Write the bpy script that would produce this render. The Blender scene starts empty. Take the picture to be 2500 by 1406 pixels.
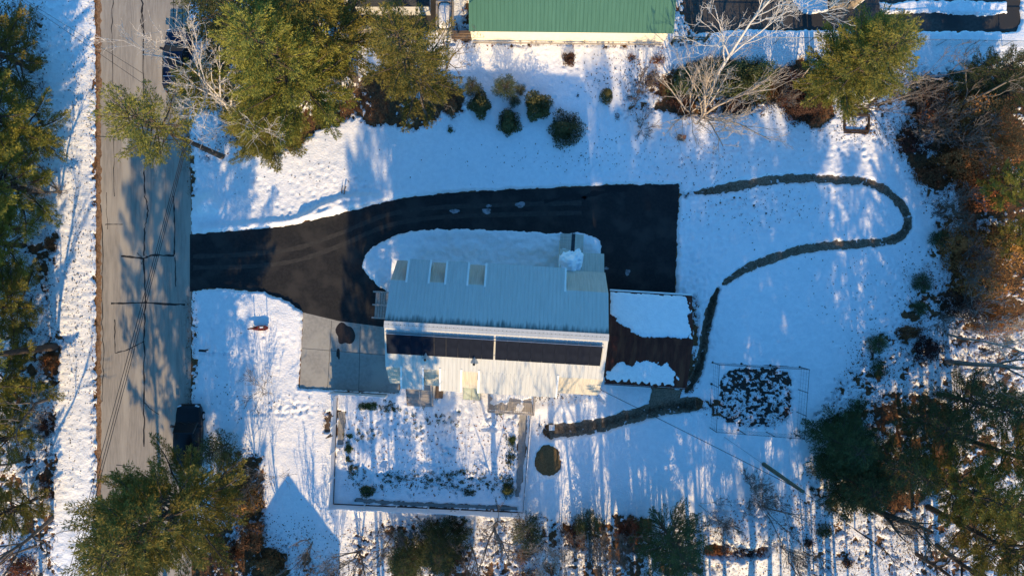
import bpy, math, random
import numpy as np
R = math.radians
rng = np.random.default_rng(7)
SC = bpy.context.scene

# ------------------------------------------------------------------ camera
CAM_H, PXM = 54.0, 31.0          # drone height (m), photo pixels per metre on the ground
cam = bpy.data.cameras.new('camera')
cam.sensor_width = 36.0
cam.lens = 36.0 * CAM_H / (2500.0 / PXM)
cam.clip_end = 500.0
cam_o = bpy.data.objects.new('camera', cam)
SC.collection.objects.link(cam_o)
cam_o.location = (0, 0, CAM_H)
SC.camera = cam_o

# ------------------------------------------------------------------ sky, sun, exposure
SUN_EL, SUN_AZ = 24.0, 3.0       # sun stands in the south, 3 degrees to the east
w = bpy.data.worlds.new('World'); SC.world = w; w.use_nodes = True
nt = w.node_tree; nt.nodes.clear()
sky = nt.nodes.new('ShaderNodeTexSky'); sky.sky_type = 'NISHITA'; sky.sun_disc = False
sky.sun_elevation = R(SUN_EL); sky.sun_rotation = R(180 - SUN_AZ)
sky.air_density = 1.0; sky.dust_density = 0.2; sky.ozone_density = 4.0
bg = nt.nodes.new('ShaderNodeBackground'); bg.inputs[1].default_value = 0.15
ow = nt.nodes.new('ShaderNodeOutputWorld')
tint = nt.nodes.new('ShaderNodeMix'); tint.data_type = 'RGBA'; tint.blend_type = 'MULTIPLY'; tint.inputs[0].default_value = 1.0
tint.inputs[7].default_value = (0.38, 0.86, 1.04, 1)      # the photograph's cool white balance in open shade
nt.links.new(sky.outputs[0], tint.inputs[6]); nt.links.new(tint.outputs[2], bg.inputs[0]); nt.links.new(bg.outputs[0], ow.inputs[0])
sl = bpy.data.lights.new('sun', 'SUN'); sl.energy = 3.8; sl.angle = R(0.5); sl.color = (1.0, 0.72, 0.38)
so = bpy.data.objects.new('sun', sl); SC.collection.objects.link(so)
so.rotation_euler = (R(90 - SUN_EL), 0, R(SUN_AZ))
so.location = (0, -60, 40)
SC.view_settings.view_transform = 'Standard'
SC.view_settings.look = 'None'
SC.view_settings.exposure = 0.95
SC.view_settings.gamma = 1.0

# ------------------------------------------------------------------ helpers
def P(px, py, h=0.0):
    """a point of the photograph (pixels), at height h, as world x, y"""
    s = (CAM_H - h) / CAM_H / PXM
    return ((px - 1250.0) * s, (703.0 - py) * s)

def pts(l, h=0.0):
    return [P(a, b, h) for a, b in l]

def new_mesh(name, v, faces):
    """faces: list of (M,k) int arrays or python lists of tuples"""
    v = np.asarray(v, dtype=np.float32).reshape(-1, 3)
    me = bpy.data.meshes.new(name)
    if isinstance(faces, np.ndarray): faces = [faces]
    arrs = []
    if len(faces) and isinstance(faces[0], np.ndarray):
        arrs = [f for f in faces if len(f)]
    else:
        byk = {}
        for f in faces: byk.setdefault(len(f), []).append(f)
        arrs = [np.asarray(x, dtype=np.int32) for x in byk.values()]
    nl = sum(a.size for a in arrs); nf = sum(len(a) for a in arrs)
    me.vertices.add(len(v)); me.vertices.foreach_set('co', v.ravel())
    me.loops.add(nl); me.polygons.add(nf)
    li = np.concatenate([a.ravel() for a in arrs]).astype(np.int32) if arrs else np.zeros(0, np.int32)
    tot = np.concatenate([np.full(len(a), a.shape[1], np.int32) for a in arrs]) if arrs else np.zeros(0, np.int32)
    st = np.concatenate([[0], np.cumsum(tot)[:-1]]).astype(np.int32) if nf else np.zeros(0, np.int32)
    me.loops.foreach_set('vertex_index', li)
    me.polygons.foreach_set('loop_start', st)
    me.polygons.foreach_set('loop_total', tot)
    me.update(calc_edges=True); me.validate(); me.shade_flat()
    return me

def obj(name, me, mat=None, parent=None, loc=None, rz=0.0, smooth=False):
    if isinstance(me, MB): me = me.mesh(name)
    if mat is not None and not me.materials: me.materials.append(mat)
    if smooth: me.shade_smooth()
    o = bpy.data.objects.new(name, me); SC.collection.objects.link(o)
    if parent is not None: o.parent = parent
    if loc is not None: o.location = loc
    o.rotation_euler[2] = rz
    return o

def tag(o, label=None, cat=None, group=None, kind=None):
    if label: o['label'] = label
    if cat: o['category'] = cat
    if group: o['group'] = group
    if kind: o['kind'] = kind
    return o

def thing(name, label, cat, loc=(0, 0, 0), rz=0.0, group=None):
    o = bpy.data.objects.new(name, None); SC.collection.objects.link(o)
    o.empty_display_size = 0.3
    o.location = loc; o.rotation_euler[2] = rz
    return tag(o, label, cat, group)

def copy_tree(o, parent=None):
    c = o.copy(); SC.collection.objects.link(c); c.parent = parent
    for ch in list(o.children): copy_tree(ch, c)
    return c

class MB:
    """collects boxes, bars and tubes into one mesh"""
    def __init__(s): s.v = []; s.f = []
    def add(s, v, f):
        n = len(s.v); s.v.extend([tuple(map(float, p)) for p in v])
        s.f.extend([tuple(i + n for i in q) for q in f]); return s
    def box(s, c, d, rz=0.0, rx=0.0):
        x, y, z = d[0] / 2, d[1] / 2, d[2] / 2
        vv = []
        for a, b, e in ((-x,-y,-z),(x,-y,-z),(x,y,-z),(-x,y,-z),(-x,-y,z),(x,-y,z),(x,y,z),(-x,y,z)):
            b, e = b*math.cos(rx) - e*math.sin(rx), b*math.sin(rx) + e*math.cos(rx)
            a, b = a*math.cos(rz) - b*math.sin(rz), a*math.sin(rz) + b*math.cos(rz)
            vv.append((c[0]+a, c[1]+b, c[2]+e))
        return s.add(vv, [(0,3,2,1),(4,5,6,7),(0,1,5,4),(1,2,6,5),(2,3,7,6),(3,0,4,7)])
    def bar(s, a, b, wd, ht):
        """box beam from a to b, wd across, ht high"""
        a = np.array(a, float); b = np.array(b, float); d = b - a; L = np.linalg.norm(d)
        d /= L; side = np.cross(d, (0, 0, 1))
        if np.linalg.norm(side) < 1e-4: side = np.array((1.0, 0, 0))
        side /= np.linalg.norm(side); up = np.cross(side, d)
        vv = [p + side*i*wd/2 + up*j*ht/2 for p in (a, b) for i, j in ((-1,-1),(1,-1),(1,1),(-1,1))]
        return s.add(vv, [(3,2,1,0),(4,5,6,7),(0,1,5,4),(1,2,6,5),(2,3,7,6),(3,0,4,7)])
    def tube(s, pl, rad, n=6, cap=True):
        v, f = tube_arrays([np.asarray(pl, float)], [np.broadcast_to(np.asarray(rad, float), (len(pl),))], n)
        m = len(s.v); s.v.extend([tuple(p) for p in v]); s.f.extend([tuple(int(i)+m for i in q) for q in f])
        if cap:
            s.f.append(tuple(m + i for i in range(n))[::-1]); k = m + (len(pl)-1)*n
            s.f.append(tuple(k + i for i in range(n)))
        return s
    def prism(s, poly, z0, z1):
        n = len(poly)
        a = sum(poly[i][0]*poly[(i+1)%n][1] - poly[(i+1)%n][0]*poly[i][1] for i in range(n))
        if a < 0: poly = poly[::-1]
        v = [(x, y, z0) for x, y in poly] + [(x, y, z1) for x, y in poly]
        f = [tuple(range(n))[::-1], tuple(range(n, 2*n))]
        f += [(i, (i+1) % n, n + (i+1) % n, n + i) for i in range(n)]
        return s.add(v, f)
    def mesh(s, name): return new_mesh(name, s.v, s.f)

def tube_arrays(polys, rads, n=5):
    V = []; F = []; off = 0
    ang = np.arange(n) * 2*math.pi/n
    ca, sa = np.cos(ang), np.sin(ang)
    for p, r in zip(polys, rads):
        m = len(p)
        d = np.gradient(p, axis=0); d /= (np.linalg.norm(d, axis=1, keepdims=True) + 1e-9)
        ref = np.array((0, 0, 1.0)) if abs(d[0, 2]) < .8 else np.array((1.0, 0, 0))
        a = np.cross(d, ref); a /= (np.linalg.norm(a, axis=1, keepdims=True) + 1e-9)
        b = np.cross(d, a)
        ring = p[:, None, :] + r[:, None, None]*(a[:, None, :]*ca[None, :, None] + b[:, None, :]*sa[None, :, None])
        V.append(ring.reshape(-1, 3))
        i = np.arange(m-1)[:, None]*n; j = np.arange(n)[None, :]; j2 = (j+1) % n
        q = np.stack([i+j, i+n+j, i+n+j2, i+j2], -1).reshape(-1, 4)
        F.append(q + off); off += m*n
    return np.concatenate(V), np.concatenate(F)

# numpy value noise -------------------------------------------------
def vnoise(x, y, seed=0):
    xi = np.floor(x).astype(np.int64); yi = np.floor(y).astype(np.int64)
    fx = x - xi; fy = y - yi
    fx = fx*fx*fx*(fx*(fx*6-15)+10); fy = fy*fy*fy*(fy*(fy*6-15)+10)
    def hsh(a, b):
        n = (a*374761393 + b*668265263 + seed*974634777) & 0xffffffff
        n = ((n ^ (n >> 13)) * 1274126177) & 0xffffffff
        n = (n ^ (n >> 16)) & 0xffff
        return n / 65535.0
    a, b, c, d = hsh(xi, yi), hsh(xi+1, yi), hsh(xi, yi+1), hsh(xi+1, yi+1)
    return (a + (b-a)*fx)*(1-fy) + (c + (d-c)*fx)*fy

def fbm(x, y, seed=0, octv=4, gain=.5):
    t = 0; a = 1.0; s = 0
    for i in range(octv):
        t = t + a*vnoise(x*2**i + 17.3*i, y*2**i - 9.1*i, seed+i); s += a; a *= gain
    return t / s

def seg_dist(X, Y, line):
    d = np.full(X.shape, 1e9)
    for (x0, y0), (x1, y1) in zip(line[:-1], line[1:]):
        dx, dy = x1-x0, y1-y0; L = dx*dx+dy*dy + 1e-12
        t = np.clip(((X-x0)*dx + (Y-y0)*dy)/L, 0, 1)
        d = np.minimum(d, np.hypot(X-x0-t*dx, Y-y0-t*dy))
    return d

def poly_sd(X, Y, poly):
    """signed distance, positive inside"""
    d = seg_dist(X, Y, list(poly)+[poly[0]])
    ins = np.zeros(X.shape, bool); n = len(poly)
    for i in range(n):
        x0, y0 = poly[i]; x1, y1 = poly[(i+1) % n]
        c = ((y0 > Y) != (y1 > Y)) & (X < (x1-x0)*(Y-y0)/((y1-y0) if abs(y1-y0) > 1e-9 else 1e-9) + x0)
        ins ^= c
    return np.where(ins, d, -d)

def sstep(a, b, x):
    t = np.clip((x-a)/(b-a), 0, 1); return t*t*(3-2*t)

# materials -----------------------------------------------------------
def mat(name, c1, c2=None, scale=5.0, rough=.8, bump=0.0, bscale=None, metal=0.0, detail=4.0, spec=.3,
        stretch=None, ramp=(.35, .65), c3=None, s3=1.0, rand=0.0, trans=0.0, coat=0.0, island=False):
    m = bpy.data.materials.new(name); m.use_nodes = True
    t = m.node_tree; N = t.nodes; L = t.links
    b = N['Principled BSDF']; b.inputs['Roughness'].default_value = rough; b.inputs['Metallic'].default_value = metal
    b.inputs['Specular IOR Level'].default_value = spec
    b.inputs['Coat Weight'].default_value = coat
    co = N.new('ShaderNodeTexCoord'); src = co.outputs['Object']
    if stretch:
        mp = N.new('ShaderNodeMapping'); mp.inputs['Scale'].default_value = stretch
        L.new(src, mp.inputs[0]); src = mp.outputs[0]
    col = None
    if c2 is None: b.inputs['Base Color'].default_value = (*c1, 1)
    else:
        n = N.new('ShaderNodeTexNoise'); n.inputs['Scale'].default_value = scale; n.inputs['Detail'].default_value = detail
        n.inputs['Roughness'].default_value = .6
        L.new(src, n.inputs['Vector'])
        r = N.new('ShaderNodeValToRGB'); r.color_ramp.elements[0].position = ramp[0]; r.color_ramp.elements[1].position = ramp[1]
        r.color_ramp.elements[0].color = (*c1, 1); r.color_ramp.elements[1].color = (*c2, 1)
        L.new(n.outputs[0], r.inputs[0]); col = r.outputs[0]
        if c3 is not None:
            n3 = N.new('ShaderNodeTexNoise'); n3.inputs['Scale'].default_value = s3; n3.inputs['Detail'].default_value = 5
            L.new(src, n3.inputs['Vector'])
            r3 = N.new('ShaderNodeValToRGB'); r3.color_ramp.elements[0].position = .48; r3.color_ramp.elements[1].position = .62
            L.new(n3.outputs[0], r3.inputs[0])
            mx = N.new('ShaderNodeMix'); mx.data_type = 'RGBA'
            L.new(r3.outputs[0], mx.inputs[0]); L.new(col, mx.inputs[6]); mx.inputs[7].default_value = (*c3, 1); col = mx.outputs[2]
    if rand:
        hs = N.new('ShaderNodeHueSaturation')
        oi = N.new('ShaderNodeObjectInfo')
        src2 = oi.outputs['Random']
        if island:
            ge = N.new('ShaderNodeNewGeometry'); ad = N.new('ShaderNodeMath'); ad.operation = 'MULTIPLY_ADD'
            L.new(oi.outputs['Random'], ad.inputs[0]); ad.inputs[1].default_value = .5
            hf = N.new('ShaderNodeMath'); hf.operation = 'MULTIPLY'; hf.inputs[1].default_value = .5
            L.new(ge.outputs['Random Per Island'], hf.inputs[0]); L.new(hf.outputs[0], ad.inputs[2]); src2 = ad.outputs[0]
        mr = N.new('ShaderNodeMapRange'); mr.inputs[3].default_value = 1-rand; mr.inputs[4].default_value = 1+rand
        L.new(src2, mr.inputs[0]); L.new(mr.outputs[0], hs.inputs['Value'])
        mr2 = N.new('ShaderNodeMapRange'); mr2.inputs[3].default_value = .5-rand*.04; mr2.inputs[4].default_value = .5+rand*.04
        L.new(oi.outputs['Random'], mr2.inputs[0]); L.new(mr2.outputs[0], hs.inputs['Hue'])
        if col is None: hs.inputs['Color'].default_value = (*c1, 1)
        else: L.new(col, hs.inputs['Color'])
        col = hs.outputs[0]
    if col is not None: L.new(col, b.inputs['Base Color'])
    if bump:
        nb = N.new('ShaderNodeTexNoise'); nb.inputs['Scale'].default_value = bscale or scale*3; nb.inputs['Detail'].default_value = 4
        L.new(src, nb.inputs['Vector'])
        bp = N.new('ShaderNodeBump'); bp.inputs['Strength'].default_value = 1.0; bp.inputs['Distance'].default_value = bump
        L.new(nb.outputs[0], bp.inputs['Height']); L.new(bp.outputs[0], b.inputs['Normal'])
    if trans:
        tr = N.new('ShaderNodeBsdfTranslucent'); mxs = N.new('ShaderNodeMixShader'); mxs.inputs[0].default_value = trans
        if col is not None: L.new(col, tr.inputs[0])
        else: tr.inputs[0].default_value = (*c1, 1)
        L.new(b.outputs[0], mxs.inputs[1]); L.new(tr.outputs[0], mxs.inputs[2])
        L.new(mxs.outputs[0], N['Material Output'].inputs[0])
    return m

M = {}
M['snow'] = mat('snow', (.80, .81, .83), (.88, .88, .89), 3.0, .65, bump=.045, bscale=8.0, spec=.25)
M['soil'] = mat('soil', (.085, .044, .022), (.29, .145, .062), 9.0, .95, bump=.04, bscale=22, c3=(.09, .055, .032), s3=2.0)
M['road'] = mat('road_asphalt', (.25, .225, .195), (.34, .305, .26), 9.0, .9, bump=.004, bscale=120, c3=(.385, .345, .29), s3=1.1, spec=.2, stretch=(1, .10, 1), detail=8)
M['drive'] = mat('driveway_asphalt', (.013, .0135, .015), (.023, .0225, .023), 5.0, .8, bump=.006, bscale=60, c3=(.036, .033, .031), s3=.55, spec=.25)
M['lot'] = mat('lot_asphalt', (.05, .045, .042), (.09, .08, .072), 5.0, .85, bump=.004, bscale=60, c3=(.035, .034, .034), s3=.3)
M['pad'] = mat('concrete', (.27, .26, .235), (.34, .325, .29), 4.0, .9, bump=.003, bscale=60, c3=(.36, .345, .305), s3=.5)
M['pave'] = mat('paving', (.26, .25, .235), (.34, .33, .31), 5.0, .9, bump=.004, bscale=50)
M['crack'] = mat('crack_sealer', (.022, .021, .021), rough=.6)
M['wet'] = mat('wet_dirt', (.018, .013, .010), (.035, .026, .02), 8, .35, bump=.003, bscale=60)
M['path'] = mat('bare_path', (.12, .092, .066), (.31, .235, .165), 13.0, .95, bump=.04, bscale=24)
M['mulch'] = mat('mulch', (.085, .055, .024), (.22, .145, .066), 16.0, .95, bump=.03, bscale=40)
M['roofw'] = mat('pale_metal_roof', (.46, .462, .44), (.53, .53, .505), 1.2, .65, stretch=(8, .6, .6), spec=.12)
M['rooft'] = mat('tan_metal_roof', (.40, .37, .32), (.50, .465, .40), 1.2, .65, stretch=(8, .6, .6), spec=.12)
M['trimw'] = mat('white_trim', (.72, .71, .68), (.78, .77, .74), 3, .5)
M['stain'] = mat('roof_mould', (.05, .075, .07), (.11, .14, .13), 6, .8)
M['pv'] = mat('solar_cells', (.006, .009, .018), (.011, .015, .026), 1.5, .7, spec=.04)
M['alu'] = mat('aluminium', (.55, .56, .58), rough=.4, metal=.8)
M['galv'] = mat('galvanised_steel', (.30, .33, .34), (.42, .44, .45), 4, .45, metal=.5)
M['brown'] = mat('brown_metal_roof', (.062, .017, .012), (.100, .028, .018), 2.0, .65, stretch=(3, .7, .7), spec=.15, c3=(.13, .045, .025), s3=.6)
M['wood'] = mat('weathered_wood', (.27, .245, .225), (.42, .385, .355), 5, .85, stretch=(1, 6, 1), bump=.004, bscale=30)
M['woodd'] = mat('dark_timber', (.085, .058, .042), (.16, .115, .085), 5, .9, stretch=(1, 6, 1), bump=.004)
M['clap'] = mat('cream_siding', (.70, .64, .52), (.76, .70, .58), 2, .7)
M['grey'] = mat('grey_siding', (.38, .38, .38), (.45, .45, .45), 2, .7)
M['green'] = mat('green_metal_roof', (.062, .165, .110), (.076, .192, .130), 1.0, .45, stretch=(6, .5, .5), spec=.4)
M['shingle'] = mat('dark_shingle', (.02, .022, .026), (.05, .053, .06), 12, .9, bump=.004)
M['vinyl'] = mat('white_vinyl', (.74, .74, .76), (.80, .80, .81), 3, .5)
M['glass'] = mat('window_glass', (.012, .016, .02), rough=.12, spec=.35)
M['dark'] = mat('dark_metal', (.02, .02, .022), rough=.5)
M['cable'] = mat('black_cable', (.015, .015, .016), rough=.6)
M['pole'] = mat('treated_pole', (.075, .085, .055), (.14, .145, .10), 3, .85, stretch=(3, 3, .5), bump=.003)
M['bark'] = mat('pine_bark', (.045, .032, .025), (.12, .090, .068), 6, .95, stretch=(3, 3, 1), bump=.01, bscale=20, rand=.2)
M['barkp'] = mat('pale_bark', (.30, .25, .21), (.46, .40, .34), 5, .85, stretch=(2, 2, 1), rand=.15)
M['barkw'] = mat('white_bark', (.44, .40, .37), (.62, .57, .53), 5, .85, stretch=(2, 2, 1))
M['barkg'] = mat('grey_bark', (.11, .09, .075), (.20, .165, .14), 5, .9, stretch=(2, 2, 1), rand=.25)
M['needle'] = mat('pine_needles', (.140, .136, .026), (.285, .250, .056), 1.3, .75, rand=.40, trans=.14, island=True, spec=.15)
M['needle2'] = mat('dark_needles', (.045, .062, .026), (.110, .122, .045), 1.3, .75, rand=.40, trans=.12, island=True, spec=.15)
M['rhodo'] = mat('rhododendron_leaves', (.050, .060, .018), (.125, .110, .032), 3, .55, rand=.35, trans=.12, island=True, spec=.25)
M['ivy'] = mat('ground_ivy', (.035, .060, .012), (.075, .110, .022), 3, .55, rand=.4, trans=.15, island=True)
M['beech'] = mat('brown_leaves', (.150, .062, .028), (.29, .130, .060), 2.5, .8, rand=.45, trans=.25, island=True, spec=.15)
M['rust'] = mat('rusty_leaves', (.28, .115, .034), (.46, .22, .075), 2.5, .8, rand=.45, trans=.25, island=True, spec=.15)
M['darkred'] = mat('dark_red_leaves', (.045, .022, .018), (.10, .046, .034), 2.5, .8, rand=.4, trans=.2, island=True, spec=.15)
M['tuft'] = mat('dead_stalks', (.045, .035, .024), (.11, .085, .055), 3, .9, rand=.4, island=True)
M['redpaint'] = mat('dark_red_paint', (.11, .014, .012), (.16, .024, .02), 5, .5)
M['terra'] = mat('terracotta', (.24, .09, .045), (.32, .13, .07), 5, .8)
M['blackcar'] = mat('black_car_paint', (.004, .0045, .006), rough=.3, coat=.15, spec=.25)
M['bluecar'] = mat('blue_car_paint', (.004, .011, .042), rough=.3, coat=.15, spec=.25)
M['tyre'] = mat('tyre_rubber', (.015, .015, .015), rough=.9)
M['lamp'] = mat('lamp_glass', (.55, .57, .6), rough=.15)
M['stone'] = mat('grey_stone', (.14, .13, .12), (.28, .26, .24), 4, .9, bump=.02, bscale=9)

def mould_roof():
    """pale metal with dark mould creeping down from the ridge (local y = 0)"""
    m = M['roofw'].copy(); m.name = 'mouldy_metal_roof'; t = m.node_tree; N = t.nodes; L = t.links
    b = N['Principled BSDF']; src = b.inputs['Base Color'].links[0].from_socket
    co = N.new('ShaderNodeTexCoord'); sx = N.new('ShaderNodeSeparateXYZ'); L.new(co.outputs['Object'], sx.inputs[0])
    mp = N.new('ShaderNodeMapping'); mp.inputs['Scale'].default_value = (3.5, .5, .5); L.new(co.outputs['Object'], mp.inputs[0])
    n = N.new('ShaderNodeTexNoise'); n.inputs['Scale'].default_value = 2.0; n.inputs['Detail'].default_value = 5; L.new(mp.outputs[0], n.inputs['Vector'])
    ad = N.new('ShaderNodeMath'); ad.operation = 'MULTIPLY_ADD'; L.new(n.outputs[0], ad.inputs[0]); ad.inputs[1].default_value = -1.1; L.new(sx.outputs[1], ad.inputs[2])
    mr = N.new('ShaderNodeMapRange'); mr.inputs[1].default_value = .12; mr.inputs[2].default_value = -.30; mr.inputs[3].default_value = 0; mr.inputs[4].default_value = .85
    L.new(ad.outputs[0], mr.inputs[0])
    mx = N.new('ShaderNodeMix'); mx.data_type = 'RGBA'; L.new(mr.outputs[0], mx.inputs[0]); L.new(src, mx.inputs[6]); mx.inputs[7].default_value = (.07, .10, .10, 1)
    L.new(mx.outputs[2], b.inputs['Base Color']); return m
M['roofm'] = mould_roof()
# ================================================================== GROUND
def sheet(name, poly, z, m, parent=None):
    me = bpy.data.meshes.new(name)
    import bmesh
    bm = bmesh.new(); f = bm.faces.new([bm.verts.new((x, y, z)) for x, y in poly])
    bmesh.ops.triangulate(bm, faces=[f]); bm.normal_update()
    for q in bm.faces:
        if q.normal.z < 0: q.normal_flip()
    bm.to_mesh(me); bm.free()
    return obj(name, me, m, parent)

def smooth_line(l, n=6):
    """Catmull-Rom through the given points"""
    l = [np.array(p, float) for p in l]; q = [2*l[0]-l[1]] + l + [2*l[-1]-l[-2]]; out = []
    for i in range(1, len(q)-2):
        for t in np.arange(n)/n:
            out.append(.5*((2*q[i]) + (-q[i-1]+q[i+1])*t + (2*q[i-1]-5*q[i]+4*q[i+1]-q[i+2])*t*t + (-q[i-1]+3*q[i]-3*q[i+1]+q[i+2])*t**3))
    out.append(l[-1]); return [tuple(p) for p in out]

def ribbon_mb(line, wd, z, jit=0.0, mb=None):
    line = np.array(line, float); d = np.gradient(line, axis=0); d /= np.linalg.norm(d, axis=1, keepdims=True)+1e-9
    nrm = np.stack([-d[:, 1], d[:, 0]], 1)
    ww = np.broadcast_to(np.asarray(wd, float), (len(line),))/2 * (1 + jit*rng.uniform(-1, 1, len(line)))
    a = line + nrm*ww[:, None]; b = line - nrm*ww[:, None]
    v = [(x, y, z) for x, y in a] + [(x, y, z) for x, y in b]; n = len(line)
    mb = mb or MB()
    return mb.add(v, [(n+i, n+i+1, i+1, i) for i in range(n-1)])

obj('ground', MB().add([(-170,-170,0),(170,-170,0),(170,170,0),(-170,170,0)], [(0,1,2,3)]), M['soil'])['kind'] = 'structure'

ROAD = pts([(240,-400),(241,0),(243,460),(246,900),(247,1406),(250,1900),(470,1900),(468,1406),(465,1100),(468,714),(468,566),(463,300),(461,0),(458,-400)])
DRIVE = pts([(464,572),(490,572),(590,563),(700,553),(790,531),(860,515),(920,498),(1000,482),(1100,472),(1250,463),(1400,458),(1500,452),(1656,450),
             (1657,480),(1652,560),(1648,690),(1644,775),(1480,775),(1100,800),(944,800),(830,784),(742,764),(706,737),(650,714),(570,704),(510,703),(464,712)])
ISLAND = pts(smooth_line([(884,652),(892,622),(925,592),(985,570),(1060,560),(1200,561),(1350,568),(1430,571),(1462,586),(1468,612),(1462,660),(1440,720),(1000,730),(940,712),(905,682),(884,652)], 4))
PAD = pts([(741,763),(830,784),(950,800),(975,860),(975,960),(948,958),(812,950),(732,946)])
LOTS = [pts([(1668,-40),(1668,30),(1680,60),(1700,82),(1740,78),(1800,72),(2480,78),(2490,50),(2488,-40)]),
        pts([(860,-60),(860,74),(1068,74),(1068,-60)])]
LOT_SNOW = [pts([(1930,2),(1935,-30),(2026,-30),(2022,30),(1985,36),(1960,34)]), pts([(2142,4),(2180,8),(2240,0),(2455,4),(2458,34),(2400,42),(2260,34),(2150,38)])]
PATH_A = pts(smooth_line([(1700,470),(1750,464),(1800,455),(1880,440),(1960,435),(2060,440),(2130,450),(2180,480),(2211,520),(2214,556),(2195,578),(2150,591),(2060,598),(1980,605),(1900,625),(1840,648),(1800,668),(1768,692)]))
PATH_A2 = pts(smooth_line([(1752,706),(1738,745),(1727,790),(1714,860),(1700,915),(1676,955)]))
PATH_A0 = pts(smooth_line([(1660,480),(1700,470),(1740,465)]))
PATH_B = pts(smooth_line([(1342,1053),(1440,1042),(1520,1022),(1600,1000),(1660,990),(1700,986)]))
DIRT = pts([(1592,946),(1664,952),(1650,985),(1620,1000),(1585,998)])
MULCH = [P(1337 + 30*math.cos(a)*(1+.06*math.sin(3*a)), 1123 + 39*math.sin(a)*(1+.05*math.cos(2*a))) for a in np.linspace(0, 2*math.pi, 28)[:-1]]
VEG = [P(1845 + 88*np.sign(math.cos(a))*abs(math.cos(a))**.55, 968 + 74*np.sign(math.sin(a))*abs(math.sin(a))**.55) for a in np.linspace(0, 2*math.pi, 36)[:-1]]
WALK_R = pts([(1267,1010),(1288,1010),(1279,1150),(1268,1212),(1258,1212),(1264,1120)])
WALK_B = pts([(868,1216),(1000,1225),(1262,1236),(1262,1244),(1000,1234),(868,1224)])
WALK_L = pts([(826,1004),(843,1004),(842,1050),(838,1085),(824,1085)])

road = tag(sheet('road', ROAD, .030, M['road']), kind='structure')
drive = tag(sheet('driveway', DRIVE, .034, M['drive']), kind='structure')
pad = tag(sheet('parking_pad', PAD, .038, M['pad']), kind='structure')
jm = mat('joint_line', (.10, .10, .095), rough=.9)
for l in ([(810,782),(800,948)], [(880,796),(876,954)], [(738,850),(960,868)]):
    obj('joint', ribbon_mb(pts(l), .04, .0415), jm, pad)
wm = mat('worn_asphalt', (.030, .029, .028), (.045, .042, .039), 3, .85, stretch=(1, 1, 1))
for off in (-15, 15):
    l = smooth_line([(472,640+off*.9),(600,636+off),(720,622+off),(830,585+off),(940,540+off*.9),(1060,520+off*.8),(1250,512+off*.8),(1420,508+off*.8)], 10)
    obj('wheel_track', ribbon_mb(pts(l), .34, .0362, .25), wm, drive)
tag(sheet('parking_lot', LOTS[0], .032, M['lot']), kind='structure')
tag(sheet('yard_paving', LOTS[1], .032, M['lot']), kind='structure')
tag(obj('garden_path', ribbon_mb(PATH_A, .9, .020), M['path']), kind='structure')
tag(obj('garden_path', ribbon_mb(PATH_A2, .80, .020), M['path']), kind='structure')
tag(obj('garden_path', ribbon_mb(PATH_B, 1.25, .020), M['path']), kind='structure')
tag(sheet('dirt_patch', DIRT, .024, M['path']), kind='structure')
tag(sheet('mulch_bed', MULCH, .028, M['mulch']), kind='structure')
tag(sheet('plot_soil', [(x*1.0, y) for x, y in VEG], .022, mat('plot_earth', (.022, .022, .024), (.06, .055, .05), 9, .95, bump=.05, bscale=14)), kind='structure')
tag(sheet('paving', WALK_R, .028, M['pave']), kind='structure')
tag(sheet('paving', WALK_B, .028, M['pave']), kind='structure')
tag(sheet('paving', WALK_L, .028, M['pave']), kind='structure')
# kerb strip of leaf dirt along the road's left edge
tag(obj('road_verge', ribbon_mb(pts([(242, y) for y in range(-60, 1500, 8)]), .34, .036, .5), mat('verge_dirt', (.16, .085, .045), (.30, .185, .105), 7, .95, bump=.02)), kind='structure')
# sealed cracks in the road
def wob(l, n=8, a=1.6):
    o = []
    for (x0, y0), (x1, y1) in zip(l[:-1], l[1:]):
        for t in np.arange(n)/n: o.append((x0+(x1-x0)*t + rng.normal(0, a), y0+(y1-y0)*t + rng.normal(0, a*.6)))
    o.append(l[-1]); return o
CR = [([(346,-20),(350,60),(352,240)],.10,1.6),([(349,20),(344,55),(352,85)],.07,.8),([(352,410),(354,470),(361,515),(354,560),(352,625)],.09,.9),([(352,630),(355,740),(353,830),(352,980),(352,1090)],.10,.9),
      ([(276,-20),(274,100),(278,300),(280,480)],.05,1.2),([(296,625),(350,631),(372,623),(426,624)],.13,.6),([(272,741),(354,739),(452,744)],.12,.7),([(424,480),(427,560),(426,622)],.10,.5),
      ([(428,628),(430,700)],.07,.7),([(281,780),(281,862),(310,855),(353,832)],.07,.6),([(352,980),(365,995),(388,1012)],.05,.7),([(258,548),(300,548)],.05,.6),
      ([(248,500),(252,640),(249,760),(254,870),(250,980)],.06,1.4),([(260,470),(263,560)],.04,1),([(335,618),(352,632),(346,645)],.05,.6),([(284,1134),(320,1138)],.07,.5),([(425,-20),(424,60)],.06,.4),([(444,-20),(446,70)],.05,.4)]
for l, wd, a in CR:
    obj('crack_seal', ribbon_mb(pts(wob(l, 8, a)), wd, .0345, .5), M['crack'], road)
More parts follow.
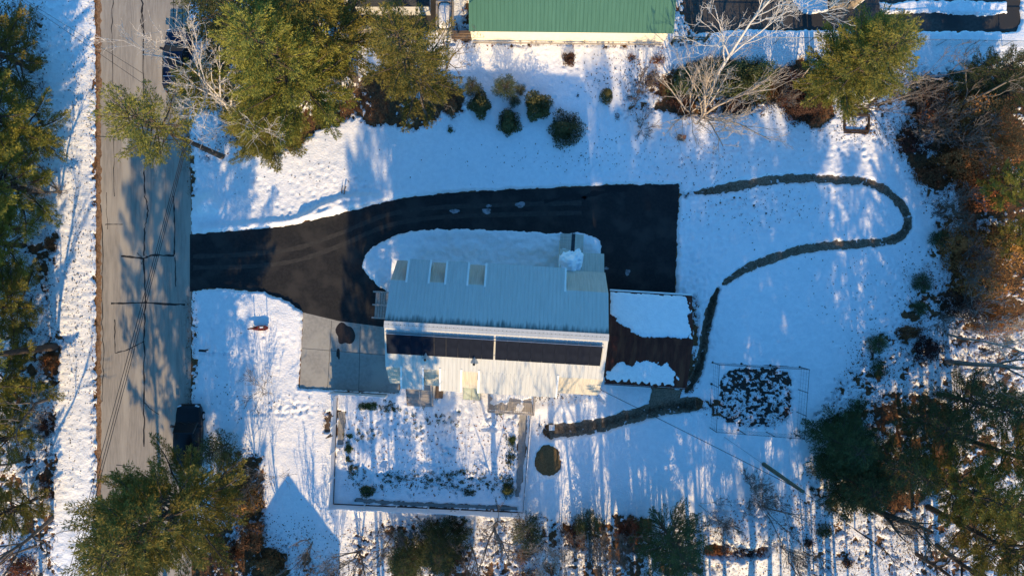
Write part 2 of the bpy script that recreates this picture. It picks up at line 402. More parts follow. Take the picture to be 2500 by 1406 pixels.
# kerb crack pattern along the left edge, wet stain on the pad, ice on the driveway
def blob(cx, cy, rx, ry, z, seed, m, name, parent, n=30, k=.28):
    r2 = np.random.default_rng(seed); ph = r2.uniform(0, 6.28, 6)
    p = []
    for a in np.linspace(0, 2*math.pi, n)[:-1]:
        f = 1 + k*sum(math.sin((i+2)*a+ph[i])/(i+1.6) for i in range(5))
        p.append(P(cx + rx*f*math.cos(a), cy + ry*f*math.sin(a)))
    return sheet(name, p, z, m, parent)
tag(blob(843, 815, 22, 27, .0425, 3, M['wet'], 'wet_stain', None, k=.22), kind='structure')
tag(blob(826, 863, 5, 11, .0425, 5, M['wet'], 'wet_stain', None), kind='structure')
icem = mat('thin_ice', (.10, .11, .12), (.30, .31, .33), 4, .5)
for i, (x, y, a, b) in enumerate(((1110, 516, 10, 6), (1188, 516, 12, 6), (1193, 503, 6, 4), (1270, 500, 14, 6), (1532, 665, 5, 9), (1480, 655, 5, 4))):
    tag(blob(x, y, a, b, .0385, 20+i, icem, 'ice_patch', None), kind='structure')
tarm = mat('fresh_tar', (.006, .006, .007), rough=.6)
obj('crack_seal', ribbon_mb(pts(wob([(1330,492),(1400,476),(1425,484),(1445,474),(1500,462),(1530,460)], 6, 2)), .35, .0385, .6), tarm, drive)
# --------------------------------------------------------------- SNOW
def axis(a, b, fine, c0, c1, coarse):
    return np.concatenate([np.arange(c0, a, coarse), np.arange(a, b, fine), np.arange(b, c1, coarse)])
XS = axis(-41.4, 41.4, .11, -80, 82, 1.6); YS = axis(-23.6, 23.6, .11, -64, 60, 1.6)
X, Y = np.meshgrid(XS, YS)

BEDS = [  # (polygon px, how bare 0..1, feather m)
    ([(560,345),(640,372),(700,372),(742,352),(770,318),(840,296),(870,282),(905,305),(960,300),(1010,318),(1060,292),(1085,262),(1100,280),(1128,275),(1132,236),(1090,190),(980,150),(880,190),(830,235),(700,270),(560,290)], .95, .6),
    ([(470,330),(540,330),(600,380),(640,380),(560,400),(500,390)], .35, .8),
    ([(480,-60),(860,-60),(880,140),(700,280),(560,330),(500,200)], .70, 1.2),
    ([(1598,262),(1610,200),(1640,170),(1750,140),(1850,160),(1890,180),(1960,140),(2000,190),(2040,280),(2000,312),(1940,298),(1890,250),(1850,275),(1720,285),(1660,285)], .92, .6),
    ([(1540,150),(1600,140),(1620,250),(1560,330),(1520,260)], .38, .9),
    ([(2040,290),(2130,200),(2260,170),(2280,300),(2230,370),(2120,330)], .50, .8),
    ([(2225,190),(2520,160),(2520,790),(2400,780),(2330,740),(2310,640),(2350,540),(2330,470),(2250,450),(2215,390),(2190,330)], .90, .8),
    ([(2180,350),(2300,420),(2380,560),(2330,780),(2200,800),(2260,650),(2290,560),(2240,450)], .52, 1.2),
    ([(2100,830),(2330,780),(2330,1000),(2000,1000)], .42, 1.2),
    ([(2010,1030),(2160,960),(2330,960),(2330,1180),(2200,1260),(2040,1200)], .80, .9),
    ([(2330,780),(2520,760),(2520,1406),(2250,1406),(2200,1250),(2330,1150)], .54, 1.2),
    ([(1700,1250),(2000,1160),(2250,1300),(2250,1450),(1700,1450)], .34, 1.2),
    ([(1715,1322),(1870,1330),(1880,1352),(1800,1362),(1720,1352)], .95, .35),
    ([(860,1285),(1100,1255),(1400,1265),(1720,1290),(1720,1460),(860,1460)], .50, 1.2),
    ([(1370,1270),(1480,1270),(1480,1350),(1370,1350)], .6, .8), ([(1500,1270),(1590,1265),(1600,1350),(1500,1350)], .8, .7), ([(960,1330),(1150,1320),(1180,1450),(940,1450)], .7, 1),
    ([(540,1090),(640,1120),(650,1260),(640,1320),(700,1350),(720,1450),(430,1450),(520,1250)], .80, 1.0),
    ([(640,1290),(830,1380),(830,1450),(640,1450)], .45, .8),
    ([(-90,0),(110,0),(120,300),(135,620),(140,900),(125,1150),(128,1460),(-90,1460)], .52, 1.4),
    ([(110,560),(140,600),(140,640),(110,640)], .7, .4), ([(100,840),(150,850),(140,960),(90,960)], .75, .5), ([(95,1000),(140,1000),(130,1400),(95,1400)], .62, .5),
    ([(846,1140),(1260,1140),(1262,1205),(1000,1210),(850,1200)], .28, .8),
    ([(826,1000),(1262,1000),(1262,1140),(830,1140)], .22, .8),
    ([(1300,960),(1370,945),(1480,940),(1470,975),(1330,990)], .25, .5),
    ([(1310,1030),(1345,1030),(1345,1068),(1320,1070)], .62, .3),
    ([(1690,720),(1706,730),(1700,955),(1668,952)], .62, .35),
    ([(1660,975),(1745,975),(1745,1003),(1660,1003)], .5, .4), ([(1735,972),(1778,975),(1778,1020),(1738,1015)], .6, .3),
    ([(1140,105),(1630,108),(1630,120),(1140,116)], .40, .25),
    ([(1100,70),(1150,70),(1150,108),(1090,108)], .6, .5), ([(1137,0),(1146,0),(1146,75),(1128,60)], .85, .2),
    ([(1645,0),(1690,0),(1700,82),(1640,90)], .42, .6),
    ([(1630,95),(1730,95),(1730,112),(1630,112)], .6, .4),
    ([(455,720),(482,720),(485,960),(462,1000)], .5, .35), ([(455,330),(475,330),(478,480),(462,480)], .6, .3),
    ([(225,0),(243,0),(247,1406),(226,1406)], .45, .25),
    ([(794,1005),(808,1005),(806,1055),(794,1055)], .9, .2),
]
S = np.zeros(X.shape)
for pl, st, fe in BEDS:
    w_ = pts(pl); xs_ = [p[0] for p in w_]; ys_ = [p[1] for p in w_]
    sel = (X > min(xs_)-fe) & (X < max(xs_)+fe) & (Y > min(ys_)-fe) & (Y < max(ys_)+fe)
    s_ = st*sstep(-fe, fe*.6, poly_sd(X[sel], Y[sel], w_))
    S[sel] = np.maximum(S[sel], s_)
S = np.maximum(S, .60*sstep(-.25, .25, poly_sd(X, Y, VEG)))
S = np.maximum(S, .55*sstep(.45, .05, seg_dist(X, Y, PATH_A0)))
nz = np.clip((.5*fbm(X*1.0, Y*1.0, 5, 3, .6)+.5*fbm(X*3.6, Y*3.6, 55, 3, .7)-.5)*2.3+.5, 0, 1)
nzv = np.clip((.25*fbm(X*.7, Y*1.5, 15, 3, .6)+.75*fbm(X*3.4, Y*4.6, 16, 3, .75)-.5)*2.4+.5, 0, 1)
nz = np.where(poly_sd(X, Y, VEG) > -.5, nzv, nz)
und = (fbm(X*.16, Y*.16, 1, 3)-.5)*.30 + (fbm(X*.8, Y*.8, 2, 3)-.5)*.055 + (fbm(X*2.4, Y*2.4, 9, 3, .6)-.5)*.055
und = und + sstep(-.1, .6, poly_sd(X, Y, ISLAND))*(fbm(X*1.3, Y*1.6, 41, 4, .6)-.5)*.42
rough_zone = np.maximum(sstep(-31.8, -33.2, X), sstep(7, 12, X)*sstep(-10, -4, Y)*sstep(16, 8, Y))
und = und + rough_zone*(fbm(X*2.0, Y*3.2, 11, 3, .6)-.5)*.10
H = .20 + und
# footprints: scattered, plus trails
FP = []
for cx, cy, sx, sy, n in ((1830, 510, 170, 60, 420), (1760, 380, 150, 60, 220), (1690, 640, 60, 120, 230), (2050, 380, 90, 60, 140), (1720, 800, 20, 90, 120), (760, 470, 170, 60, 110), (700, 990, 60, 25, 70), (620, 850, 90, 60, 60), (1000, 1040, 110, 60, 160), (1480, 420, 160, 30, 90), (2180, 720, 40, 120, 90), (1400, 160, 150, 60, 80)):
    for _ in range(n): FP.append(P(cx + rng.normal(0, sx*.6), cy + rng.normal(0, sy*.6)))
for l in ([(480,860),(560,862),(565,940)], [(560,862),(490,862)], [(1660,620),(1760,690),(1700,900)], [(1700,430),(1950,540),(2160,520)], [(1745,560),(1800,700)], [(600,1010),(690,1010),(760,1000)]):
    q = pts(wob(l, 40, 3)); FP += [q[i] for i in range(0, len(q), 3)]
ix0 = np.searchsorted(XS, -41.4); iy0 = np.searchsorted(YS, -23.6)
for x, y in FP:
    i = int((x+41.4)/.11)+ix0; j = int((y+23.6)/.11)+iy0
    if i < 4 or j < 4 or i > len(XS)-5 or j > len(YS)-5: continue
    sl_ = np.s_[j-3:j+4, i-3:i+4]
    r2 = ((X[sl_]-x)/.13)**2 + ((Y[sl_]-y)/.17)**2
    H[sl_] -= .055*np.exp(-r2) - .018*np.exp(-(np.sqrt(r2)-1.6)**2*4)
# ploughed ridges by the driveway, mounds
for l, wd, hh in (([(740,535),(790,505),(840,487),(900,482),(930,487)], .28, .30), ([(760,540),(820,505),(900,494),(935,497)], .20, .20), ([(500,560),(600,552),(700,543),(790,522),(900,500)], .30, .20),
                  ([(480,700),(560,697),(650,706),(720,735)], .30, .10), ([(890,650),(905,610),(985,572),(1200,566)], .35, .12), ([(1666,470),(1662,700)], .35, .10), ([(950,470),(1250,458),(1500,445),(1650,444)], .3, .08),
                  ([(500,500),(520,490),(535,510)], .5, .25), ([(490,950),(620,950)], .4, .05), ([(560,860),(566,925),(520,925)], .12, -.05), ([(1290,1000),(1400,985),(1470,955)], .5, .12)):
    H += hh*np.exp(-(seg_dist(X, Y, pts(l))/wd)**2)
for cx, cy, r, hh in ((1812, 1300, 2.6, .9), (507, 500, .9, .35), (905, 650, 1.0, .35), (640, 540, 1.6, .15), (1060, 1085, 2.4, .45), (1420, 565, 1.2, .25), (1000, 610, 1.5, .25), (1150, 605, 1.6, .25), (1290, 620, 1.4, .3), (1445, 600, 1.0, .3), (845, 1000, 1., .1)):
    x, y = P(cx, cy); H += hh*np.exp(-((X-x)**2 + (Y-y)**2)/r**2)
d = S - nz
H = H - np.clip(d*1.5 + .06, 0, 1.0)*sstep(0, .05, S)*(.6)
# hard-edged clearings
edge = (fbm(X*1.6, Y*1.6, 31, 3)-.5)*.24 + (fbm(X*5.5, Y*5.5, 33, 2)-.5)*.16
def clear(sd, soft=.16):
    global H
    sd = sd + edge
    H = np.where(sd > -soft, H*(1-sstep(-soft, soft*.3, sd)) + (-.12)*sstep(-soft, soft*.3, sd), H)
isl = poly_sd(X, Y, ISLAND)
clear(np.minimum(poly_sd(X, Y, DRIVE), -isl))
clear(poly_sd(X, Y, PAD))
xl = np.interp(Y, [-60, P(0,1406)[1], P(0,460)[1], P(0,0)[1], 60], [P(247,0)[0]]*2 + [P(243,0)[0], P(241,0)[0], P(240,0)[0]])
xr = np.interp(Y, [-60, P(0,1100)[1], P(0,640)[1], P(0,300)[1], 60], [P(470,0)[0], P(466,0)[0], P(469,0)[0], P(463,0)[0], P(459,0)[0]])
clear(np.minimum(X-xl+.25, xr-X-.02))
for lp in LOTS:
    sd = poly_sd(X, Y, lp)
    for q in LOT_SNOW: sd = np.minimum(sd, -poly_sd(X, Y, q))
    clear(sd)
pe = (fbm(X*3.4, Y*3.4, 35, 3, .65)-.5)*.09
def taper(line, w0):
    ends = np.minimum(np.hypot(X-line[0][0], Y-line[0][1]), np.hypot(X-line[-1][0], Y-line[-1][1]))
    return w0*(.35+.65*sstep(0, 2.2, ends)) - seg_dist(X, Y, line) + pe
clear(taper(PATH_A, .29), .14); clear(taper(PATH_A2, .29), .14); clear(.50 - seg_dist(X, Y, PATH_B) + pe*.6, .14)
clear(poly_sd(X, Y, DIRT)); clear(poly_sd(X, Y, MULCH))
spk = fbm(X*3.2, Y*3.2, 71, 3, .7)
pd = np.minimum.reduce([seg_dist(X, Y, PATH_A)-.38, seg_dist(X, Y, PATH_A2)-.36, seg_dist(X, Y, PATH_B)-.48])
H = np.where((pd < .12) & (spk > .72), np.maximum(H, .012 + (spk-.72)*.6), H)
for q in (WALK_R, WALK_B, WALK_L): clear(poly_sd(X, Y, q), .1)
ny, nx = X.shape
ii = (np.arange(ny-1)[:, None]*nx + np.arange(nx-1)[None, :]).ravel()
faces = np.stack([ii, ii+1, ii+nx+1, ii+nx], 1).astype(np.int32)
Hs = H.copy()
keep = ~((np.maximum.reduce([H[:-1,:-1], H[1:,:-1], H[:-1,1:], H[1:,1:]]) < -.03).ravel())
snow = obj('snow_cover', new_mesh('snow_cover', np.stack([X, Y, H], -1).reshape(-1, 3), faces[keep]), M['snow'], smooth=True)
tag(snow, kind='structure')
def Hat(x, y):
    i = np.clip(np.searchsorted(XS, x), 0, len(XS)-1); j = np.clip(np.searchsorted(YS, y), 0, len(YS)-1)
    return np.maximum(H[j, i], 0.0)
def Sat(x, y):
    i = np.clip(np.searchsorted(XS, x), 0, len(XS)-1); j = np.clip(np.searchsorted(YS, y), 0, len(YS)-1)
    return S[j, i]
# ================================================================== HOUSE
HC, HR = (-1.02, -2.82), R(-3.4)
house = thing('house', 'long house with pale metal gambrel roof, shed dormers and two rows of solar panels', 'house', (*HC, 0), HR)
def loc(px, py, h):
    x, y = P(px, py, h); dx, dy = x-HC[0], y-HC[1]
    c, s = math.cos(-HR), math.sin(-HR)
    return (dx*c - dy*s, dx*s + dy*c)
U = 7.38; VK, VE, VD = 2.95, 4.36, 4.46
HRG, HK, HE = 9.0, 7.6, 5.4
HD = HK - (VD-VK)*(HRG-HK)/VK

def rib_panel(p0, p1, q0, q1, spacing=.27, rh=.022, th=.05):
    """ribbed metal sheet: p0-p1 upper edge, q0-q1 lower edge (same order); ribs run from upper to lower edge"""
    p0, p1, q0, q1 = [np.array(a, float) for a in (p0, p1, q0, q1)]
    nrm = np.cross(p1-p0, q0-p0); nrm /= np.linalg.norm(nrm)
    if nrm[2] < 0: nrm = -nrm
    L = max(np.linalg.norm(p1-p0), np.linalg.norm(q1-q0)); n = max(1, round(L/spacing)); rw = .02/L; t = []
    t.append((0, 0))
    for i in range(1, n):
        c = i/n; t += [(c-rw*1.4, 0), (c-rw*.6, rh), (c+rw*.6, rh), (c+rw*1.4, 0)]
    t.append((1, 0))
    v = []
    for a, h in t:
        u = p0+(p1-p0)*a; l = q0+(q1-q0)*a
        v += [u+nrm*h, l+nrm*h]
    k = len(t)
    v += [p0-nrm*th, p1-nrm*th, q1-nrm*th, q0-nrm*th]
    f = [(2*i, 2*i+1, 2*i+3, 2*i+2) for i in range(k-1)]
    b = 2*k
    f += [(b, b+1, b+2, b+3), tuple([b, b+3, 1, 0]), (b+1, 2*k-2, 2*k-1, b+2),
          tuple([b] + [2*i for i in range(k)] + [b+1]), tuple([b+2] + [2*i+1 for i in range(k-1, -1, -1)] + [b+3])]
    # orientation: make the top faces look up
    a, c, e = np.array(v[f[0][0]]), np.array(v[f[0][1]]), np.array(v[f[0][2]])
    if np.cross(c-a, e-a)[2] < 0: f = [q[::-1] for q in f]
    return MB().add(v, f)

# walls: body below the steep slopes, gable ends in gambrel outline
body = MB().box((0, 0, 2.68), (2*U-.5, 2*VE-.6, 5.36))
obj('wall', body, M['clap'], house)
for s in (-1, 1):
    prof = [(-VE+.32, 5.30), (VE-.32, 5.30), (VK-.02, HK-.12), (0, HRG-.13), (-VK+.02, HK-.12)]
    x0 = s*(U-.28); x1 = s*(U-.45)
    v = [(x0, a, b) for a, b in prof] + [(x1, a, b) for a, b in prof]; n = 5
    g = MB().add(v, [tuple(range(n)), tuple(range(2*n-1, n-1, -1))] + [(i, n+i, n+(i+1) % n, (i+1) % n) for i in range(n)])
    gw = obj('gable_wall', g, M['clap'], house)
    for a in (-1.3, 1.3):
        wn = obj('window', MB().box((s*(U-.265), a, 6.5), (.05, .9, 1.2)), M['trimw'], gw)
        obj('window', MB().box((s*(U-.25), a*1.6, 2.0), (.06, 1.0, 1.3)), M['trimw'], house)
        obj('pane', MB().box((s*(U-.245), a*1.6, 2.0), (.07, .86, 1.16)), M['glass'], house)
# upper slopes
for sg in (1, -1):
    obj('upper_roof', rib_panel((-U, 0, HRG), (U, 0, HRG), (-U, sg*VK, HK), (U, sg*VK, HK)), M['roofm'] if sg > 0 else M['roofw'], house)
rg = MB()
for sg in (1, -1):
    rg.bar((-U-.02, sg*.11, HRG-.02), (U+.02, sg*.11, HRG-.02), .24, .035)
obj('ridge_cap', rg, M['roofw'], house)
sl_ = (HRG-HK)/VK
# steep slopes in the recesses and shed dormers between them
rec_n = [(-U, loc(1000,655,6.5)[0]), (loc(1053,662,6.5)[0], loc(1092,665,6.5)[0]), (loc(1145,668,6.5)[0], loc(1187,670,6.5)[0]), (loc(1378,690,6.5)[0], U)]
rec_s = [(-U, loc(984,915,6.5)[0]), (loc(1036,925,6.5)[0], loc(1077,925,6.5)[0]), (loc(1128,925,6.5)[0], loc(1170,925,6.5)[0]), (loc(1358,945,6.5)[0], U)]
for sg, rec in ((1, rec_n), (-1, rec_s)):
    for a, b in rec:
        obj('steep_roof', rib_panel((a, sg*VK, HK-.06), (b, sg*VK, HK-.06), (a, sg*VE, HE), (b, sg*VE, HE), .22, .012), M['rooft'], house)
    for (a0, a1), (b0, b1) in zip(rec[:-1], rec[1:]):
        u0, u1 = a1, b0
        dm = obj('dormer', MB().box(((u0+u1)/2, sg*(VE-.22), (HD+HE)/2-.1), (u1-u0-.16, .3, HD-HE+.1)), M['clap'], house)
        obj('dormer_roof', rib_panel((u0, sg*(VK-.01), HK+.004), (u1, sg*(VK-.01), HK+.004), (u0, sg*VD, HD), (u1, sg*VD, HD)), M['roofw'], dm)
        for u in (u0+.10, u1-.10):
            ck = [(VK, HK-.08), (VE-.1, HD-.06), (VE-.1, HE+.02)]
            v = [(u-.04, sg*a, b) for a, b in ck] + [(u+.04, sg*a, b) for a, b in ck]
            obj('cheek_wall', MB().add(v, [(0,1,2),(5,4,3),(0,3,4,1),(1,4,5,2),(2,5,3,0)]), M['clap'], dm)
        # barge trim strips on both flanks
        for u in (u0, u1):
            tr = MB(); tr.bar((u, sg*(VK-.12), HK+.075), (u, sg*VD, HD+.018), .13, .05)
            obj('trim', tr, M['trimw'], dm)
        nwin = max(1, int((u1-u0)/1.6))
        for k in range(nwin):
            uc = u0 + (k+.5)*(u1-u0)/nwin
            obj('window', MB().box((uc, sg*(VE-.06), 6.05), (.8, .06, 1.0)), M['glass'], dm)
# ground-floor windows on the long walls
for sg in (1, -1):
    for u in (-6, -3.6, -1.2, 1.2, 3.6, 5.8):
        wn = obj('window', MB().box((u, sg*(VE-.28), 3.6), (1.0, .08, 1.3)), M['trimw'], house)
        obj('pane', MB().box((u, sg*(VE-.24), 3.6), (.84, .06, 1.14)), M['glass'], wn)
# eave gutters (short, white, between dormers)
# solar arrays
def solar(x0, x1, n, label):
    a = loc(x0, 812, 8.7)[0]; b = loc(x1, 822, 8.7)[0]
    ar = thing('solar_array', None, None); ar.parent = house
    ar['label'] = label
    v0, v1 = -.62, -1.97
    zt = HRG - sl_*.62 + .22; zb = HRG - sl_*1.97 + .07
    wd = (b-a)/n; tilt = math.atan2(zt-zb, v0-v1)
    ln = math.hypot(zt-zb, v0-v1)
    pm = MB().box((0, 0, 0), (wd-.010, ln, .045)); pmesh = pm.mesh('solar_panel')
    pmesh.materials.append(M['pv'])
    fm = MB().box((0, ln/2-.012, .0), (wd-.02, .03, .052)).box((0, -ln/2+.012, 0), (wd-.02, .03, .052)); fmesh = fm.mesh('panel_frame')
    fmesh.materials.append(M['alu'])
    for i in range(n):
        c = (a + wd*(i+.5), (v0+v1)/2, (zt+zb)/2)
        p = obj('solar_panel', pmesh, None, ar, c); p.rotation_euler = (tilt, 0, 0)
    obj('rail', MB().bar((a-.08, v0-.05, zt-.06), (b+.08, v0-.05, zt-.06), .04, .05).bar((a-.08, v1+.3, zb+.06), (b+.08, v1+.3, zb+.06), .04, .05), M['alu'], ar)
    obj('rail', MB().bar((a, v0+.015, zt+.02), (b, v0+.015, zt+.02), .03, .03), M['alu'], ar)
solar(944, 1207, 9, 'western row of dark solar panels')
solar(1212, 1472, 9, 'eastern row of dark solar panels')
# roof vents with braces
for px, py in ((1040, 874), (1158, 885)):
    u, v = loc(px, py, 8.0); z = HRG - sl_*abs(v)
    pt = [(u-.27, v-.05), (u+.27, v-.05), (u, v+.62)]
    vp = obj('vent_shadow_wedge', MB().add([(a, b, HRG-sl_*abs(b)+.01) for a, b in pt] + [(u, v-.02, z+.34)], [(0,1,3),(1,2,3),(2,0,3),(2,1,0)]), M['galv'], house)  # added dark wedge in the shape of the pipe's shadow up the slope
    obj('vent_pipe', MB().tube([(u, v-.08, z-.05), (u, v-.08, z+.52)], .06, 10), M['trimw'], vp)
    obj('vent_cap', MB().tube([(u, v-.08, z+.50), (u, v-.08, z+.55), (u, v-.08, z+.60)], [.09, .09, .02], 10), M['dark'], vp)
    obj('brace', MB().tube([(u, v-.08, z+.45), (u-.2, v-.06, z+.05)], .014, 5), M['galv'], vp)
    obj('brace', MB().tube([(u, v-.08, z+.45), (u+.2, v-.06, z+.05)], .014, 5), M['galv'], vp)
# entry wing in the north-east: shed roof and cross gable porch
u0, u1 = loc(1366, 650, 4.6)[0], U-.05
obj('wing_wall', MB().box(((u0+u1)/2+.05, 4.75, 2.2), (u1-u0-.3, 1.5, 4.4)), M['clap'], house)
obj('wing_roof', rib_panel((u0, VE-.06, 5.30), (u1, VE-.06, 5.30), (u0, 5.72, 4.62), (u1, 5.72, 4.62), .20, .014), M['rooft'], house)
ug0, ug1 = loc(1366, 600, 3.9)[0], loc(1423, 600, 3.9)[0]; um = (ug0+ug1)/2 + .06
gp = obj('porch_gable', MB().box((um, 6.05, 1.9), (ug1-ug0-.3, 1.5, 3.8)), M['clap'], house)
for a, b in ((ug0, um-.12), (ug1, um+.12)):
    mm = rib_panel((b, 5.60, 4.70), (b, 7.02, 4.70), (a, 5.60, 4.22), (a, 7.02, 4.22), .20, .014)
    obj('porch_roof', mm, M['rooft'], house)
obj('ridge_strip', MB().box((um, 6.32, 4.71), (.26, 1.42, .03)), M['shingle'], house)
# little valley roof left of the gable
obj('valley_roof', rib_panel((u0-.02, VE-.1, 5.36), (u0+.6, VE-.1, 5.36), (u0-.02, 5.9, 4.64), (u0+.6, 5.9, 4.64), .2, .012), M['rooft'], house)
# tall corner trims beside the recess
for u in (rec_n[3][0],):
    obj('trim', MB().bar((u, VK-.1, HK+.05), (u, VE, HE+.9), .15, .07), M['trimw'], house)
# snow heap left lying in the valley of the entry roof
hp = []
uu = np.linspace(-1, 1, 26); A, B = np.meshgrid(uu, uu)
cx_, cy_ = (u0+.75), 5.05
wx, wy = .86, .98
rr = np.hypot(A, B) + (fbm(A*2.2+9, B*2.2+4, 8, 4)-.5)*.75
hh = np.clip(1-rr, -.25, 1)**1 * .95
zz = 5.30 - (np.clip(cy_+B*wy, VE, 6) - VE)*.50 + .02 + hh*.75 + (fbm(A*6, B*6, 3, 3)-.5)*.22*np.clip(hh*3, 0, 1)
v = np.stack([cx_+A*wx + .12*B, cy_+B*wy, zz], -1).reshape(-1, 3); n = 26
i2 = (np.arange(n-1)[:, None]*n + np.arange(n-1)[None, :]).ravel()
mk = (np.maximum.reduce([rr[:-1,:-1], rr[1:,:-1], rr[:-1,1:], rr[1:,1:]]) < 1.12).ravel()
sh = obj('snow_heap', new_mesh('snow_heap', v, np.stack([i2, i2+1, i2+n+1, i2+n], 1)[mk]), M['snow'], loc=(*HC, 0), rz=HR, smooth=True)
tag(sh, 'lumpy heap of snow lying in the valley of the entry roof', 'snow heap')

# ------------------------------------------------------------------ east porch with brown roof
pa, pb = loc(1487, 828, 3.9)[0], loc(1692, 836, 3.9)[0]
pn, ps, pr = loc(1590, 716, 2.85)[1], loc(1575, 942, 2.85)[1], loc(1590, 832, 3.9)[1]
PRH, PEH = 3.95, 2.85
porch = thing('porch', 'brown metal gabled porch roof with snow slabs at the house\'s east end', 'porch', (*HC, 0), HR)
for ve in (pn, ps):
    obj('roof_slope', rib_panel((pa, pr, PRH), (pb, pr, PRH), (pa, ve, PEH), (pb, ve, PEH), .30, .016, .06), M['brown'], porch)
obj('ridge_cap', MB().bar((pa, pr+.1, PRH+.005), (pb+.02, pr+.1, PRH+.005), .22, .03).bar((pa, pr-.1, PRH+.005), (pb+.02, pr-.1, PRH+.005), .22, .03), M['brown'], porch)
obj('gutter', MB().bar((pa, pn+.07, PEH), (pb, pn+.07, PEH), .12, .10), M['trimw'], porch)
obj('gutter', MB().bar((pa, ps-.05, PEH), (pb, ps-.05, PEH), .05, .10), M['brown'], porch)
obj('gable_wall', MB().add([(pb-.25, pn-.3, PEH-.08), (pb-.25, ps+.3, PEH-.08), (pb-.25, pr, PRH-.12), (pb-.33, pn-.3, PEH-.08), (pb-.33, ps+.3, PEH-.08), (pb-.33, pr, PRH-.12)], [(0,1,2),(5,4,3),(0,3,4,1),(1,4,5,2),(2,5,3,0)]), M['woodd'], porch)
for u in (pa+.4, (pa+pb)/2, pb-.3):
    for v_ in (pn-.3, ps+.3):
        obj('post', MB().box((u, v_, 1.35), (.16, .16, 2.7)), M['woodd'], porch)
obj('deck', MB().box(((pa+pb)/2, (pn+ps)/2, .35), (pb-pa-.3, pn-ps-.4, .25)), M['woodd'], porch)
def roof_snow(name, label, ve, inside, seed, thick):
    nu, nv = 120, 60
    a = np.linspace(pa+.03, pb-.03, nu); t = np.linspace(.03, .985, nv); A, T = np.meshgrid(a, t)
    zr = PRH + (PEH-PRH)*T; V = pr + (ve-pr)*T
    dd = inside((A-pa)/(pb-pa), T) + (fbm(A*3, T*9, seed, 4, .6)-.5)*.16
    hh = np.where(dd > 0, .018 + thick*np.clip(dd/.10, 0, 1)**.6, np.maximum(dd*1.0, -.035))
    hh = hh + np.where(dd > 0, (fbm(A*.8, T*3, seed+3, 3)-.5)*.06, 0)
    v = np.stack([A, V, zr+hh], -1).reshape(-1, 3)
    i2 = (np.arange(nv-1)[:, None]*nu + np.arange(nu-1)[None, :]).ravel()
    f = np.stack([i2, i2+nu, i2+nu+1, i2+1], 1) if ve > pr else np.stack([i2, i2+1, i2+nu+1, i2+nu], 1)
    if ve > pr: f = f[:, ::-1]
    else: f = f[:, ::-1]
    mk = (np.maximum.reduce([hh[:-1,:-1], hh[1:,:-1], hh[:-1,1:], hh[1:,1:]]) > -.03).ravel()
    o = obj(name, new_mesh(name, v, f[mk]), M['snow'], loc=(*HC, 0), rz=HR, smooth=True)
    tag(o, label, 'roof snow')
def ins_n(a, t):   # t 0 at ridge .. 1 at eave
    low = .10 + .42*np.clip((.42-a)/.42, 0, 1)**1.6 + .02*np.clip((a-.85)/.15, 0, 1)
    dr = np.minimum((.965-a)*1.4, (a-.008)*4)
    corner = .09 - np.hypot(np.clip(a-.885, 0, 1), np.clip(t-.88, 0, 1)*.8)
    return np.minimum.reduce([(t-low)*1.0, dr, (.975-t)*1.6, np.where((a > .885) & (t > .88), corner, 9)])
def ins_s(a, t):
    up = np.interp(a, [0, .06, .12, .2, .3, .36, .5, .58, .66, .72, .8, .86, .9], [.72, .70, .55, .52, .56, .50, .44, .46, .54, .46, .60, .74, .86])
    lo = .93 - .05*np.abs(np.sin(a*38))**3 + .04*a
    return np.minimum.reduce([(t-up)*1.0, (lo-t)*1.3, (a-.02)*2, (.86-a)*1.3])
roof_snow('snow_slab', 'large unbroken snow slab on the north slope of the brown porch roof', pn, ins_n, 5, .10)
roof_snow('snow_slab', 'ragged snow strip along the south eave of the brown porch roof', ps, ins_s, 9, .06)

# ------------------------------------------------------------------ decks and steps round the house
# west landing
x0, y0 = P(921, 713, 1.6); x1, y1 = P(946, 776, 1.6)
wl = thing('wooden_landing', 'narrow grey wooden landing on the west wall above the driveway', 'landing', ((x0+x1)/2, (y0+y1)/2, 0), HR)
L_, W_ = abs(y1-y0), abs(x1-x0)+.4
for k in range(6):
    obj('deck_board', MB().box((-W_/2+.2+W_*(k+.5)/6-.2, 0, 1.45), (W_/6-.03, L_-.1, .05)), M['wood'], wl)
for k in (-1, 0, 1):
    obj('rail', MB().box((-.05, k*L_/2, 1.95), (W_+.1, .12, .08)), M['wood'], wl)
    for xx in (-W_/2+.05,):
        obj('post', MB().box((xx, k*L_/2, .96), (.11, .11, 1.9)), M['wood'], wl)
# south slatted steps
x0, y0 = P(990, 948, 1.0); x1, y1 = P(1058, 978, .3)
ss = thing('wooden_steps', 'grey slatted wooden steps below the south dormers', 'steps', ((x0+x1)/2, 0, 0), 0)
ytop = P(0, 925, 1.3)[1]; wdt = x1-x0
for k in range(9):
    yy = ytop - k*.27; zz = 1.35 - k*.13
    obj('tread', MB().box((0, yy - .02*0, zz), (wdt, .225, .05), rz=R(-2.5)), M['wood'], ss)
for s in (-1, 1):
    obj('stringer', MB().bar((s*(wdt/2-.06), ytop+.1, 1.28), (s*(wdt/2-.06), ytop-2.25, .16), .06, .2), M['woodd'], ss)
rl = MB(); rl.bar((wdt/2+.22, ytop, 1.75), (wdt/2+.22, ytop-2.0, .95), .30, .05)
obj('handrail', MB().bar((0.12, ytop+.1, 2.2), (0.12, ytop-2.2, 1.0), .07, .05), M['wood'], ss)
obj('handrail', MB().bar((wdt/2, ytop+.1, 2.2), (wdt/2, ytop-2.1, 1.0), .07, .05), M['wood'], ss)
